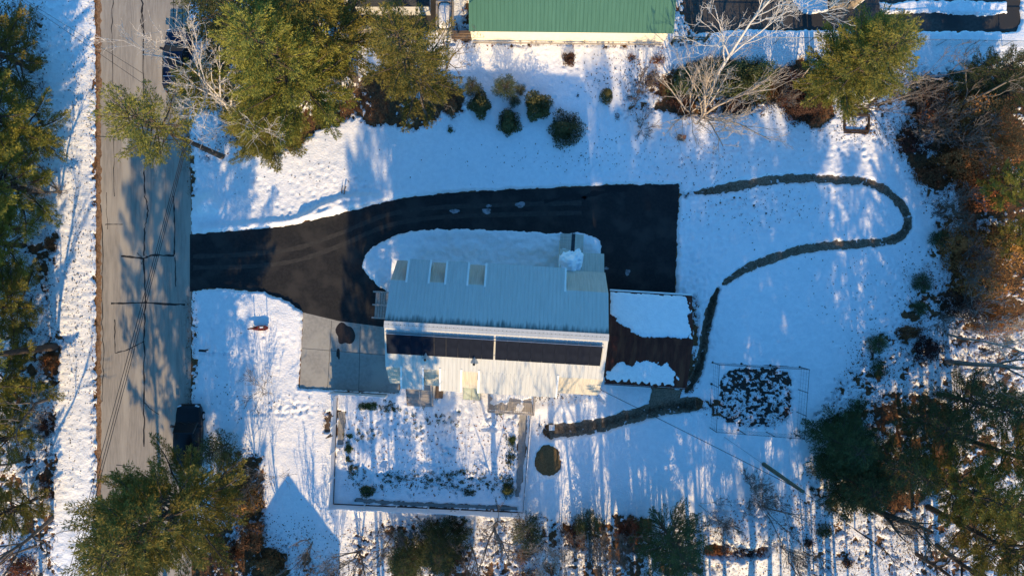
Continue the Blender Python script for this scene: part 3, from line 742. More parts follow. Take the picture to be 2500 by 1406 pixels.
# dark timber bin beside the steps
x0, y0 = P(1072, 957, .9)
tb = thing('storage_bin', 'dark timber storage bin beside the slatted steps', 'bin', (x0, y0, 0), HR)
obj('box', MB().box((0, 0, .45), (.55, .9, .9)), M['dark'], tb); obj('lid', MB().box((0, 0, .93), (.6, .95, .05)), M['woodd'], tb)
# green bulkhead
x0, y0 = P(1152, 955, .8)
bk = thing('cellar_bulkhead', 'pale green sloping cellar bulkhead under the third south dormer', 'bulkhead', (x0, y0, 0), HR)
gm = mat('pale_green_paint', (.30, .36, .30), (.42, .46, .40), 4, .7)
v = [(-.68,-.75,0),(.68,-.75,0),(.68,.8,0),(-.68,.8,0),(-.68,-.75,.35),(.68,-.75,.35),(.68,.8,1.1),(-.68,.8,1.1)]
obj('housing', MB().add(v, [(0,3,2,1),(4,5,6,7),(0,1,5,4),(1,2,6,5),(2,3,7,6),(3,0,4,7)]), M['stone'], bk)
for s in (-1, 1):
    dd = MB()
    v = [(s*.34+a*.32, b, .375 + (b+.75)/1.55*.75 + c) for c in (0, .04) for a, b in ((-1,-.72),(1,-.72),(1,.78),(-1,.78))]
    dr_ = obj('door_leaf', MB().add(v, [(0,3,2,1),(4,5,6,7),(0,1,5,4),(1,2,6,5),(2,3,7,6),(3,0,4,7)]), gm, bk)
    for k in range(3):
        obj('batten', MB().bar((s*.34-.22+.22*k, -.7, .375+.02+.06), (s*.34-.22+.22*k, .76, .375+1.51/1.55*.75+.06), .03, .02), gm, dr_)
# south deck with railing
x0, y0 = P(1194, 950, 1.2); x1, y1 = P(1304, 1004, 1.2)
dk = thing('deck', 'snow-dusted wooden deck with railing south of the house', 'deck', ((x0+x1)/2, (y0+y1)/2, 0), R(-4))
dw, dl = x1-x0, y0-y1
nb = 14
bm_ = MB().box((0, 0, 0), (dw-.06, dl/nb-.015, .05)).mesh('deck_board'); bm_.materials.append(M['wood'])
for k in range(nb): obj('deck_board', bm_, None, dk, (0, -dl/2 + dl*(k+.5)/nb, 1.15))
for k in range(2): obj('rail', MB().bar((-dw/2, -dl/2, 1.55+.5*k), (dw/2, -dl/2, 1.55+.5*k), .05+.07*k, .05), M['wood'], dk)
for s in (-1, 1):
    obj('rail', MB().bar((s*dw/2, -dl/2, 2.05), (s*dw/2, dl/2, 2.05), .12, .05), M['wood'], dk)
    obj('post', MB().box((s*(dw/2-.02), -dl/2, 1.0), (.12, .12, 2.0)), M['wood'], dk)
bl_ = MB()
bal = MB().box((0, 0, 1.6), (.03, .03, .86)).mesh('baluster'); bal.materials.append(M['wood'])
for k in range(24): obj('baluster', bal, None, dk, (-dw/2+dw*(k+.5)/24, -dl/2, 0))
for k in range(11):
    for s in (-1, 1): obj('baluster', bal, None, dk, (s*dw/2, -dl/2+dl*(k+.5)/11, 0))
# snow on the deck
A, B = np.meshgrid(np.linspace(-dw/2+.08, dw/2-.08, 60), np.linspace(-dl/2+.06, dl/2, 34))
hh = (fbm(A*1.6, B*1.6, 61, 4)-.47)*.35 + np.clip((B+.1)*.10, -.12, .12)
v = np.stack([A, B, 1.178 + np.clip(hh, -.02, .08)], -1).reshape(-1, 3)
i2 = (np.arange(33)[:, None]*60 + np.arange(59)[None, :]).ravel()
mk = (np.maximum.reduce([hh[:-1,:-1], hh[1:,:-1], hh[:-1,1:], hh[1:,1:]]) > 0).ravel()
o = obj('deck_snow', new_mesh('deck_snow', v, np.stack([i2, i2+1, i2+61, i2+60], 1)[mk]), M['snow'], loc=((x0+x1)/2, (y0+y1)/2, 0), rz=R(-4), smooth=True)
tag(o, 'thin patchy snow left on the boards of the south deck', 'snow')
M['bedwood_gap'] = mat('bed_timber_gap_shade', (.03, .02, .016), (.06, .04, .032), 6, .9)  # raised bed timber; also colours the shadow strips at the fence bases
# ================================================================== FENCES, POLES, CARS, SMALL THINGS
def solid_fence(name, label, a, b, ht, panel=2.4, scallop=.22, m='vinyl'):
    a = np.array(a); b = np.array(b); d = b-a; L = np.linalg.norm(d); rz = math.atan2(d[1], d[0])
    t = thing(name, label, 'fence', (a[0], a[1], 0), rz)
    n = max(1, round(L/panel)); w_ = L/n
    k = 9; us = np.linspace(.05, w_-.05, k)
    top = [ht - scallop*math.sin(math.pi*(i/(k-1))) for i in range(k)]
    v = []
    for y in (-.025, .025):
        v += [(u, y, .05) for u in us] + [(u, y, z) for u, z in zip(us, top)]
    f = []
    for i in range(k-1):
        f += [(i, i+1, k+i+1, k+i), (2*k+i+1, 2*k+i, 3*k+i, 3*k+i+1), (k+i, k+i+1, 3*k+i+1, 3*k+i), (i+1, i, 2*k+i, 2*k+i+1)]
    f += [(0, k, 3*k, 2*k), (k-1, 3*k-1, 4*k-1, 2*k-1)]
    pm = MB().add(v, f).mesh('panel'); pm.materials.append(M[m])
    po = MB().box((0, 0, ht/2+.02), (.12, .12, ht+.04)).mesh('post'); po.materials.append(M[m])
    ca = MB().add([(-.08,-.08,ht+.04),(.08,-.08,ht+.04),(.08,.08,ht+.04),(-.08,.08,ht+.04),(0,0,ht+.12)], [(3,2,1,0),(0,1,4),(1,2,4),(2,3,4),(3,0,4)]).mesh('post_cap'); ca.materials.append(M[m])
    obj('base_shadow_strip', MB().box((L/2, 0, .20), (L, .11, .34)), M['bedwood_gap'], t)  # added dark strip standing in for the shaded gap under the panels
    for i in range(n): obj('panel', pm, None, t, (i*w_, 0, 0))
    for i in range(n+1):
        p = obj('post', po, None, t, (i*w_, 0, 0)); obj('post_cap', ca, None, p)
    return t
FH = 1.62
c_bl, c_br, c_tr, c_tl = P(815,1228), P(1278,1249), P(1296,1012), P(825,966)
solid_fence('garden_fence', 'white scalloped fence along the garden\'s south side', c_bl, c_br, FH)
solid_fence('garden_fence', 'white fence with gate posts along the garden\'s west side', c_bl, c_tl, FH, scallop=.12)
t = thing('garden_fence', 'low white rail fence along the garden\'s east side', 'fence', (*c_br, 0), math.atan2(c_tr[1]-c_br[1], c_tr[0]-c_br[0]))
L = math.hypot(c_tr[0]-c_br[0], c_tr[1]-c_br[1])
for k in range(6):
    obj('post', MB().box((L*k/5, 0, .6), (.10, .10, 1.2)), M['vinyl'], t)
obj('base_shadow_strip', MB().box((L/2, 0, .20), (L, .11, .34)), M['bedwood_gap'], t)  # added strip again, darkening the fence foot like a shadow line
for z in (.45, .8, 1.15): obj('rail', MB().bar((0, 0, z), (L, 0, z), .045, .10), M['vinyl'], t)
solid_fence('pad_fence', 'white solid fence along the south edge of the parking pad', P(815, 955), P(948, 963), 1.45, scallop=.03)
# timber gate frame on the west side
gx, gy = P(822, 1007); gx2, gy2 = P(820, 1054)
g = thing('garden_gate', 'timber gate frame in the white west fence of the garden', 'gate', (gx, gy, 0))
for (x, y) in ((gx, gy), (gx2, gy2)):
    obj('post', MB().box((x-gx-.12, y-gy, .95), (.12, .12, 1.9)), M['woodd'], g)
    obj('cap_beam', MB().box((x-gx-.05, y-gy, 1.78), (.55, .09, .09), rz=.35), M['woodd'], g)
st_ = thing('doorstep', 'brown timber stoop outside the garden gate', 'step', (*P(800, 1030), 0))
for k in range(4): obj('step_board', MB().box((-.15+.13*k, 0, .10), (.11, 1.5, .06)), M['woodd'], st_)

# vegetable garden enclosure: thin stakes and wire
VC = [P(1738, 884), P(1950, 895), P(1938, 1058), P(1731, 1042)]
vf = thing('garden_enclosure', 'thin wire deer fence on stakes around the dug vegetable plot', 'fence', (*P(1845, 968), 0))
o0 = P(1845, 968)
stk = MB().tube([(0, 0, 0), (0, 0, 2.0)], .03, 6).mesh('stake'); stk.materials.append(M['dark'])
bsm = MB().tube([(0, 0, .05), (0, 0, .2)], [.14, .08], 7).mesh('stake_base'); bsm.materials.append(M['dark'])
cnt = (3, 3, 3, 3)
for i in range(4):
    a = np.array(VC[i]) - o0; b = np.array(VC[(i+1) % 4]) - o0
    for k in range(cnt[i]):
        p = a + (b-a)*k/cnt[i]
        s_ = obj('stake', stk, None, vf, (p[0], p[1], 0)); obj('stake_base', bsm, None, s_)
    for z, r in ((1.95, .017), (.12, .022), (1.0, .006), (1.5, .006), (.55, .006)):
        obj('wire', MB().tube([(a[0], a[1], z), (b[0], b[1], z)], r, 4), M['cable'], vf)
    net = MB(); L = np.linalg.norm(b-a); n = int(L/.28)
    for k in range(1, n):
        p = a + (b-a)*k/n; net.bar((p[0], p[1], .12), (p[0], p[1], 1.95), .005, .005)
    q = obj('netting', net, M['cable'], vf); q['kind'] = 'stuff'
# clods and stubble in the plot
# utility pole and its wires
def wire(a, b, sag, r, label, name='power_line', n=14):
    a = np.array(a, float); b = np.array(b, float); t = np.linspace(0, 1, n)[:, None]
    p = a + (b-a)*t; p[:, 2] -= 4*sag*(t*(1-t))[:, 0]
    o = obj(name, MB().tube(p, r, 5), M['cable']); return tag(o, label, 'wire')
pb_ = np.array(P(1862, 1131)); PH = 7.4
up = thing('utility_pole', 'greenish treated wooden utility pole standing alone in the snowy yard', 'utility pole', (*pb_, 0))
obj('pole', MB().tube([(0, 0, -.1), (0, 0, 3.7), (0, 0, PH)], [.17, .15, .12], 12), M['pole'], up, smooth=True)
obj('insulator', MB().tube([(0.13, -.05, PH-.35), (.13, -.05, PH-.1)], [.05, .07], 8), M['dark'], up)
obj('bracket', MB().bar((-.15, 0, PH-.25), (.2, -.06, PH-.25), .05, .08), M['galv'], up)
ptop = (pb_[0]+.1, pb_[1]-.05, PH-.2)
hx, hy = P(1468, 952, 5.2)
wire((hx, hy, 5.2), ptop, .35, .022, 'black service cable from the house corner to the yard pole')
ex, ey = P(2265, 1420, 8.2)
wire(ptop, (ex, ey, 8.2), .3, .022, 'black cable running from the yard pole down to the lower right')
wire((pb_[0], pb_[1], 5.5), (*P(1765, 1064), .1), .0, .010, 'thin guy wire anchored in the snow beside the yard pole', 'guy_wire')
mast = thing('service_mast', 'looped cable mast at the south-east corner of the pale roof', 'mast', (hx, hy, 0))
obj('conduit', MB().tube([(-.15, .25, .3), (-.15, .25, 4.6), (-.05, .1, 5.3), (0, 0, 5.2)], .03, 7), M['dark'], mast)
obj('drip_loop', MB().tube([(0, 0, 5.2), (-.15, -.12, 5.0), (-.12, .1, 4.95)], .018, 6), M['cable'], mast)
for (a, b, lab) in (((428, 440), (238, 1150), 'left'), ((432, 440), (246, 1150), 'middle'), ((436, 440), (252, 1150), 'right')):
    pa_, pb2 = np.array(P(*a, 8.5)), np.array(P(*b, 8.5)); d_ = pb2-pa_
    A_ = pa_ - d_*.75; B_ = pb2 + d_*.5
    wire((*A_, 8.8), (*B_, 8.8), .25, .020, lab + 'most of three parallel power lines running along the road' if lab != 'middle' else 'middle of three parallel power lines running along the road')
A_ = np.array(P(350, 205, 8)); B_ = np.array(P(60, 8, 8)); 
wire((*A_, 8), (*(B_+(B_-A_)*.4), 8), .2, .014, 'lower of two thin wires crossing the snow at the upper left')
A_ = np.array(P(352, 182, 8)); B_ = np.array(P(66, 4, 8)); 
wire((*A_, 8), (*(B_+(B_-A_)*.4), 8), .2, .014, 'upper of two thin wires crossing the snow at the upper left')
A_ = P(235, 333, 7); B_ = P(470, 343, 7)
wire((*A_, 7), (*B_, 7), .1, .03, 'short dark cable across the road under the pine bough')

# ------------------------------------------------------------------ cars
def car(name, label, cx, cy, rz, paint, sunroof, rack):
    c = thing(name, label, 'car', (cx, cy, .03), rz)      # local +y is the front
    Wd, Ln = .97, 2.45
    # body: stations along y with half width and height
    stn = [(-2.45,.80,.95,.45),(-2.40,.92,1.02,.38),(-2.0,.97,1.05,.32),(-.8,.98,1.05,.30),(.6,.98,1.05,.30),(1.0,.97,1.04,.30),(1.7,.96,1.00,.30),(2.2,.90,.94,.33),(2.40,.78,.84,.38),(2.47,.60,.72,.45)]
    v = []; f = []
    for y, hw, zt, zb in stn:
        v += [(-hw*.96,y,zb),(-hw,y,zb+.18),(-hw,y,zt-.22),(-hw*.93,y,zt-.03),(-hw*.70,y,zt),(0,y,zt+.025),(hw*.70,y,zt),(hw*.93,y,zt-.03),(hw,y,zt-.22),(hw,y,zb+.18),(hw*.96,y,zb)]
    n = 11
    for i in range(len(stn)-1):
        for k in range(n-1): f.append((i*n+k, (i+1)*n+k, (i+1)*n+k+1, i*n+k+1))
        f.append((i*n+n-1, (i+1)*n+n-1, (i+1)*n, i*n))
    f.append(tuple(range(n))); f.append(tuple(range((len(stn)-1)*n+n-1, (len(stn)-1)*n-1, -1)))
    obj('body', MB().add(v, f), paint, c, smooth=False)
    cab = [(-2.30,.84,1.05),(-2.05,.78,1.62),(-1.4,.76,1.74),(0.0,.75,1.74),(.45,.74,1.68),(1.15,.83,1.06)]
    v = []; f = []
    for y, hw, z in cab:
        v += [(-hw-.12*(z < 1.2)*0, y, z), (-hw*.85, y, z+.03), (hw*.85, y, z+.03), (hw, y, z)]
    # greenhouse: glass block from roof edge down to the belt line
    g = MB(); gv = []
    for y, hw, z in cab: gv += [(-hw, y, z-.01), (hw, y, z-.01)]
    bv = [(-.92, y, 1.0) if True else None for y, _, _ in cab]
    vv = []
    for y, hw, z in cab: vv += [(-.93, y, 1.0), (-hw, y, z-.012), (hw, y, z-.012), (.93, y, 1.0)]
    ff = []
    for i in range(len(cab)-1):
        for k in range(3): ff.append((i*4+k, (i+1)*4+k, (i+1)*4+k+1, i*4+k+1))
    ff.append((0, 1, 2, 3)); ff.append(tuple(len(cab)*4-4+i for i in (3, 2, 1, 0)))
    gh = obj('window_glass', MB().add(vv, ff), M['glass'], c)
    rf = [(-2.12,.77,1.60),(-1.95,.79,1.68),(-1.4,.78,1.755),(-.6,.77,1.765),(0,.76,1.755),(.38,.75,1.70)]
    vv = []
    for y, hw, z in rf: vv += [(-hw, y, z-.06), (-hw*.93, y, z), (0, y, z+.03), (hw*.93, y, z), (hw, y, z-.06)]
    ff = [(i*5+k, (i+1)*5+k, (i+1)*5+k+1, i*5+k+1) for i in range(len(rf)-1) for k in range(4)]
    roof = obj('roof', MB().add(vv, ff), paint, c, smooth=True)
    if sunroof: obj('sunroof', MB().box((.05, -.25, 1.795), (.75, .8, .012)), M['glass'], roof)
    if rack:
        for s in (-1, 1): obj('roof_rail', MB().bar((s*.66, -1.9, 1.83), (s*.66, .25, 1.83), .05, .05), M['dark'], roof)
        for y in (-1.5, -.1): obj('roof_rail', MB().bar((-.66, y, 1.84), (.66, y, 1.84), .06, .03), M['alu'], roof)
    for s in (-1, 1):
        for a, b in (((s*.75, .42, 1.70), (s*.84, 1.12, 1.06)), ((s*.77, -.75, 1.72), (s*.93, -.75, 1.05)), ((s*.78, -2.0, 1.62), (s*.90, -2.3, 1.05))):
            obj('pillar', MB().bar(a, b, .07, .06), paint, c)
        obj('mirror', MB().box((s*1.10, .85, 1.12), (.24, .16, .17), rz=s*.25), M['dark'], c)
        obj('headlight', MB().box((s*.68, 2.33, .80), (.30, .16, .14), rz=-s*.45), M['lamp'], c)
        obj('tail_light', MB().box((s*.80, -2.41, .88), (.14, .08, .26)), M['redpaint'], c)
        for y in (-1.5, 1.5):
            wv = MB().tube([(s*.78, y, .36), (s*.82, y, .36), (s*.97, y, .36), (s*1.0, y, .36)], [.31, .36, .36, .32], 18)
            wh = obj('wheel', wv, M['tyre'], c)
            obj('rim', MB().tube([(s*.98, y, .36), (s*1.012, y, .36)], [.23, .21], 12), M['alu'], wh)
    obj('bumper', MB().box((0, 2.38, .48), (1.5, .16, .22)), M['dark'], c)
    obj('grille', MB().box((0, 2.45, .66), (.8, .06, .16)), M['dark'], c)
    obj('wiper', MB().bar((-.5, 1.17, 1.08), (-.05, 1.02, 1.17), .02, .02).bar((.1, 1.17, 1.08), (.55, 1.02, 1.17), .02, .02), M['dark'], c)
    return c
cx, cy = P(459, 1042, .9)
car('parked_car', 'black parked car half hidden under the big pine at the lower left', cx, -11.5, 0, M['blackcar'], False, False)
cx, cy = P(432, 100, 1.0)
car('parked_car', 'dark blue parked car with sunroof beside the road at the top', cx, 17.6, 0, M['bluecar'], True, True)

# ------------------------------------------------------------------ small things on the lawn
x, y = P(510, 853)
mbx = thing('mailbox', 'small dark mailbox on a post beside the road', 'mailbox', (x, y, 0), R(-4))
obj('post', MB().box((0, 0, .5), (.09, .09, 1.0)), M['woodd'], mbx)
v = []; f = []
for k, xx in enumerate((-.26, .26)):
    v += [(xx, -.09, 1.0), (xx, .09, 1.0), (xx, .09, 1.12), (xx, .06, 1.19), (xx, 0, 1.215), (xx, -.06, 1.19), (xx, -.09, 1.12)]
f = [tuple(range(7))[::-1], tuple(range(7, 14))] + [(i, (i+1) % 7, 7+(i+1) % 7, 7+i) for i in range(7)]
obj('box', MB().add(v, f), M['dark'], mbx); obj('flag', MB().box((.05, .10, 1.2), (.12, .01, .10)), M['redpaint'], mbx)

x, y = P(640, 800)
rt = thing('garden_trough', 'dark red wooden trough hung between two thin posts on the lawn', 'trough', (x, y, 0), R(2))
v = []; f = []
for xx, hw, zb in ((-.55, .07, .42), (-.3, .15, .34), (.1, .20, .30), (.45, .20, .32), (.66, .10, .42)):
    v += [(xx, -hw, .62), (xx, 0, zb), (xx, hw, .62)]
for i in range(4): f += [(i*3, i*3+3, i*3+4, i*3+1), (i*3+1, i*3+4, i*3+5, i*3+2)]
f += [(i*3, i*3+2, i*3+5, i*3+3) for i in range(4)] + [(0, 1, 2), (14, 13, 12)]
obj('hull', MB().add(v, f), M['redpaint'], rt)
obj('beam', MB().box((-.55, -.02, .64), (.7, .09, .08)), M['redpaint'], rt)
for xx in (-.45, .55): obj('post', MB().tube([(xx, .06, -.05), (xx, .06, 1.35)], .03, 7), M['woodd'], rt)
for xx in (-.4, -.05, .35):
    obj('slat', MB().box((xx, .0, .665), (.05, .40, .03)), M['woodd'], rt)
sn = MB().box((.2, .06, .655), (.28, .12, .035)); obj('snow_strip', sn, M['snow'], rt)

x, y = P(1661, 341)
bh = thing('nest_box', 'small orange-brown wooden box lying in the snow near the bare shrub', 'box', (x, y, 0), R(-8))
obj('roof_board', MB().box((-.02, .10, .46), (.68, .34, .04), rx=.5), M['terra'], bh)
obj('body', MB().box((0, 0, .22), (.46, .34, .40)), M['woodd'], bh)
obj('side_board', MB().box((-.28, 0, .25), (.05, .38, .46)), M['terra'], bh)

x, y = P(842, 468)
br = thing('fallen_branch', 'forked dark dead branch sticking out of the snow above the driveway', 'branch', (x, y, .1))
obj('fork', MB().tube([(-.15, -.33, 0), (-.19, -.05, .18), (-.12, .2, .32), (-.03, .42, .4)], [.05, .045, .03, .015], 6), M['bark'], br)
obj('fork', MB().tube([(-.15, -.33, 0), (0, -.22, .15), (.1, .1, .35), (.2, .32, .45)], [.05, .05, .04, .06], 6), M['bark'], br)
obj('twig', MB().tube([(.05, -.35, .0), (.3, -.1, .1), (.45, .1, .15)], .012, 5), M['bark'], br)

# raised bed frame in the upper right
x, y = P(2087, 302)
rb = thing('raised_bed', 'rectangular dark timber raised bed filled with snow at the wood edge', 'raised bed', (x, y, 0), R(-2))
for yy in (-.62, .62): obj('side_plank', MB().box((0, yy, .17), (2.0, .16, .34)), M['bedwood_gap'], rb)
for xx in (-.95, .95): obj('end_plank', MB().box((xx, 0, .165), (.16, 1.12, .33)), M['bedwood_gap'], rb)
obj('back_board', MB().box((0, -.80, .15), (1.9, .12, .3)), M['bedwood_gap'], rb)
# small stone lantern / pyramid post cap near the path
x, y = P(1346, 1036)
lp = thing('garden_pillar', 'small stone pillar with white pyramid cap at the path end', 'pillar', (x, y, 0))
obj('shaft', MB().box((0, -.1, .35), (.30, .30, .7)), M['stone'], lp)
obj('cap', MB().add([(-.22,-.32,.7),(.22,-.32,.7),(.22,.12,.7),(-.22,.12,.7),(0,-.1,.95)], [(3,2,1,0),(0,1,4),(1,2,4),(2,3,4),(3,0,4)]), M['vinyl'], lp)

# ------------------------------------------------------------------ neighbours in the north
gb = thing('green_roof_building', 'low cream-walled building with a bright green ribbed metal roof', 'building', (*P(1385, 104), 0), R(-.6))
gw = 15.0
obj('wall', MB().box((0, 4.0, 1.1), (gw, 8.0, 2.2)), mat('cream_wall', (.74, .68, .54), (.80, .74, .60), 2, .6), gb)
obj('roof_slope', rib_panel((-gw/2-.1, 4.2, 3.7), (gw/2+.35, 4.2, 3.7), (-gw/2-.1, -.06, 2.24), (gw/2+.35, -.06, 2.24), .30, .03, .08), M['green'], gb)
obj('roof_slope', rib_panel((-gw/2-.1, 4.2, 3.7), (gw/2+.35, 4.2, 3.7), (-gw/2-.1, 8.4, 2.24), (gw/2+.35, 8.4, 2.24), .30, .03, .08), M['green'], gb)
for s in (-1, 1):
    xx = s*(gw/2-.06)
    obj('gable_wall', MB().add([(xx, .05, 2.2), (xx, 7.95, 2.2), (xx, 4.2, 3.6), (xx-.05*s, .05, 2.2), (xx-.05*s, 7.95, 2.2), (xx-.05*s, 4.2, 3.6)], [(0,1,2),(5,4,3),(0,3,4,1),(1,4,5,2),(2,5,3,0)]), M['clap'], gb)
# fence boards at its foot
lf = thing('picket_rail', 'low weathered wooden rail along the foot of the cream wall', 'rail', (*P(1385, 111), 0), R(-.6))
obj('rail', MB().bar((-7.4, 0, .35), (7.4, 0, .35), .10, .08), M['wood'], lf)
for k in range(13): obj('post', MB().box((-7.3+k*1.21, 0, .2), (.12, .12, .45)), M['wood'], lf)
x, y = P(1424, 103)
sg = thing('post_sign', 'short leaning wooden post against the cream wall', 'post', (x, y, 0), .3)
obj('post', MB().tube([(0, -.2, 0), (.12, .1, .9)], .07, 7), M['wood'], sg); obj('head', MB().box((.13, .12, .95), (.22, .14, .2)), M['wood'], sg)
# dark shed left of it
sd = thing('shed', 'dark shingled shed roof behind the pines at the top', 'shed', (*P(965, 20), 0), 0)
obj('wall', MB().box((0, 1.5, 1.2), (5.6, 4.2, 2.4)), M['grey'], sd)
for sg_ in (-1, 1):
    obj('roof_slope', rib_panel((-3.0, 1.6, 3.5), (3.0, 1.6, 3.5), (-3.0, 1.6+sg_*2.5, 2.4), (3.0, 1.6+sg_*2.5, 2.4), 1.0, .004, .1), M['shingle'], sd)
# timber cold frame with rounded snow
x, y = P(1086, 40, .6)
cf = thing('timber_bin', 'long timber frame topped with a rounded white snow cap beside the green roof', 'bin', (x, y, 0), 0)
for xx in (-.62, .62): obj('side_plank', MB().box((xx, 0, .35), (.14, 2.3, .7)), M['wood'], cf)
for yy in (-1.08, 1.08): obj('end_plank', MB().box((0, yy, .34), (1.1, .12, .68)), M['wood'], cf)
v = []; nn = 24
for rr, zz in ((1.0, .55), (.97, .70), (.85, .80), (.5, .86)):
    for a in np.linspace(0, 2*math.pi, nn+1)[:-1]:
        ca, sa = math.cos(a), math.sin(a)
        v.append((.50*rr*np.sign(ca)*abs(ca)**.45, 1.0*rr*np.sign(sa)*abs(sa)**.45, zz))
f = [(i*nn+k, i*nn+(k+1) % nn, (i+1)*nn+(k+1) % nn, (i+1)*nn+k) for i in range(3) for k in range(nn)] + [tuple(range(3*nn, 4*nn))]
obj('snow_cap', MB().add(v, f), M['snow'], cf, smooth=True)
bf = thing('board_fence', 'tall weathered board fence beside the green-roofed building', 'fence', (*P(1105, 96), 0), 0)
for k in range(16): obj('board', MB().box((0, .25+k*.30, .75), (.05, .27, 1.5+.04*(k % 3))), M['wood'], bf)
obj('rail', MB().bar((.05, 0, 1.2), (.05, 5, 1.2), .05, .10), M['woodd'], bf)
rw = thing('retaining_wall', 'stepped brown timber retaining wall left of the cream wall', 'wall', (*P(1128, 100), 0), 0)
for k in range(4): obj('timber', MB().box((0, .12*k, .12+.22*k), (1.6, .2, .21)), M['woodd'], rw)
rw2 = thing('retaining_wall', 'timber retaining wall showing between the two big pines', 'wall', (*P(875, 84), 0), 0)
for k in range(3): obj('timber', MB().box((0, .14*k, .12+.22*k), (2.6, .22, .21)), M['wood'], rw2)
# chain-link fence in the north east
A_ = np.array(P(1730, 106)); B_ = np.array(P(2520, 118)); d_ = B_-A_; L = np.linalg.norm(d_); rz = math.atan2(d_[1], d_[0])
cl = thing('chain_link_fence', 'grey chain-link fence along the neighbour\'s drive in the upper right', 'fence', (*A_, 0), rz)
npst = 10
for k in range(npst+1): obj('post', MB().tube([(L*k/npst, 0, 0), (L*k/npst, 0, 1.5)], .035, 6), M['galv'], cl)
obj('top_rail', MB().tube([(0, 0, 1.48), (L, 0, 1.48)], .025, 6), M['galv'], cl)
obj('bottom_rail', MB().tube([(0, 0, .08), (L, 0, .08)], .02, 6), M['dark'], cl)
net = MB(); k = 0.0
while k < L-1.4:
    net.bar((k, 0, .08), (k+1.4, 0, 1.48), .006, .006); net.bar((k+1.4, 0, .08), (k, 0, 1.48), .006, .006); k += .16
q = obj('chain_mesh', net, M['galv'], cl); q['kind'] = 'stuff'
gt = thing('steel_gate', 'dark green steel gate beside the end of the green-roofed building', 'gate', (*P(1680, 104), 0), R(-1))
for z in (.15, .6, 1.1): obj('rail', MB().bar((-1.3, 0, z), (1.2, 0, z), .06, .06), M['pole'], gt)
for xx in (-1.3, -.6, .1, .6, 1.2): obj('bar', MB().box((xx, 0, .62), (.06, .06, 1.1)), M['pole'], gt)
obj('strut', MB().bar((1.2, 0, .1), (1.2, .0, 1.9), .16, .16), M['pole'], gt)
# small tan hut
hx_, hy_ = P(2054, 22)
ht = thing('hut', 'small tan hut with a dark roof at the top edge', 'hut', (hx_, hy_, 0), 0)
obj('wall', MB().box((0, .75, .9), (1.84, 1.5, 1.8)), mat('tan_wall', (.30, .25, .19), (.36, .30, .23), 3, .8), ht)
for s in (-1, 1): obj('corner_board', MB().box((s*.92, .0, .9), (.10, .06, 1.8)), M['trimw'], ht)
obj('roof', MB().add([(-1.0, -.02, 1.82), (1.0, -.02, 1.82), (1.0, 1.7, 1.82), (-1.0, 1.7, 1.82), (-1, .8, 2.35), (1, .8, 2.35)], [(0,3,2,1),(0,1,5,4),(2,3,4,5),(1,2,5),(3,0,4)]), M['shingle'], ht)
obj('wall_lamp', MB().box((.05, -.06, 1.2), (.14, .1, .1)), M['dark'], ht)
hn = MB()
# neighbour's house south of the picture; its gable shades the snow at the lower left
nh = thing('neighbour_house', 'gabled house just beyond the lower edge, shading the snow at lower left', 'house', (-16.8, -29, 0), 0)
obj('wall', MB().box((0, -5, 2.1), (7.0, 10, 4.2)), M['clap'], nh)
for s in (-1, 1):
    obj('roof_slope', rib_panel((0, .1, 6.65), (0, -10.2, 6.65), (s*3.75, .1, 4.25), (s*3.75, -10.2, 4.25), .8, .01, .08), M['shingle'], nh)
obj('gable_wall', MB().add([(-3.5, 0, 4.2), (3.5, 0, 4.2), (0, 0, 6.55), (-3.5, -.1, 4.2), (3.5, -.1, 4.2), (0, -.1, 6.55)], [(2,1,0),(3,4,5),(0,1,4,3),(1,2,5,4),(2,0,3,5)]), M['clap'], nh)
# ================================================================== TREES AND SHRUBS
def norm(a): return a/(np.linalg.norm(a, axis=-1, keepdims=True)+1e-9)

def blades(pos, dr, r, k, size, width, spread, up):
    """k pointed blades at each tuft -> triangle soup"""
    n = len(pos); d = np.repeat(dr, k, 0) + r.normal(0, spread, (n*k, 3))
    d[:, 2] = d[:, 2]*.7 + up; d = norm(d)
    p = np.repeat(pos, k, 0) + r.normal(0, .03, (n*k, 3)); ln = size*r.uniform(.65, 1.25, (n*k, 1))
    sd = norm(np.cross(d, r.normal(0, 1, (n*k, 3)))); wd = width*r.uniform(.7, 1.3, (n*k, 1))
    v = np.stack([p - sd*wd*.5, p + d*ln*.55 + sd*wd*.5, p + d*ln], 1)
    v[:, 0] += d*ln*.05
    return v.reshape(-1, 3), np.arange(n*k*3, dtype=np.int32).reshape(-1, 3)

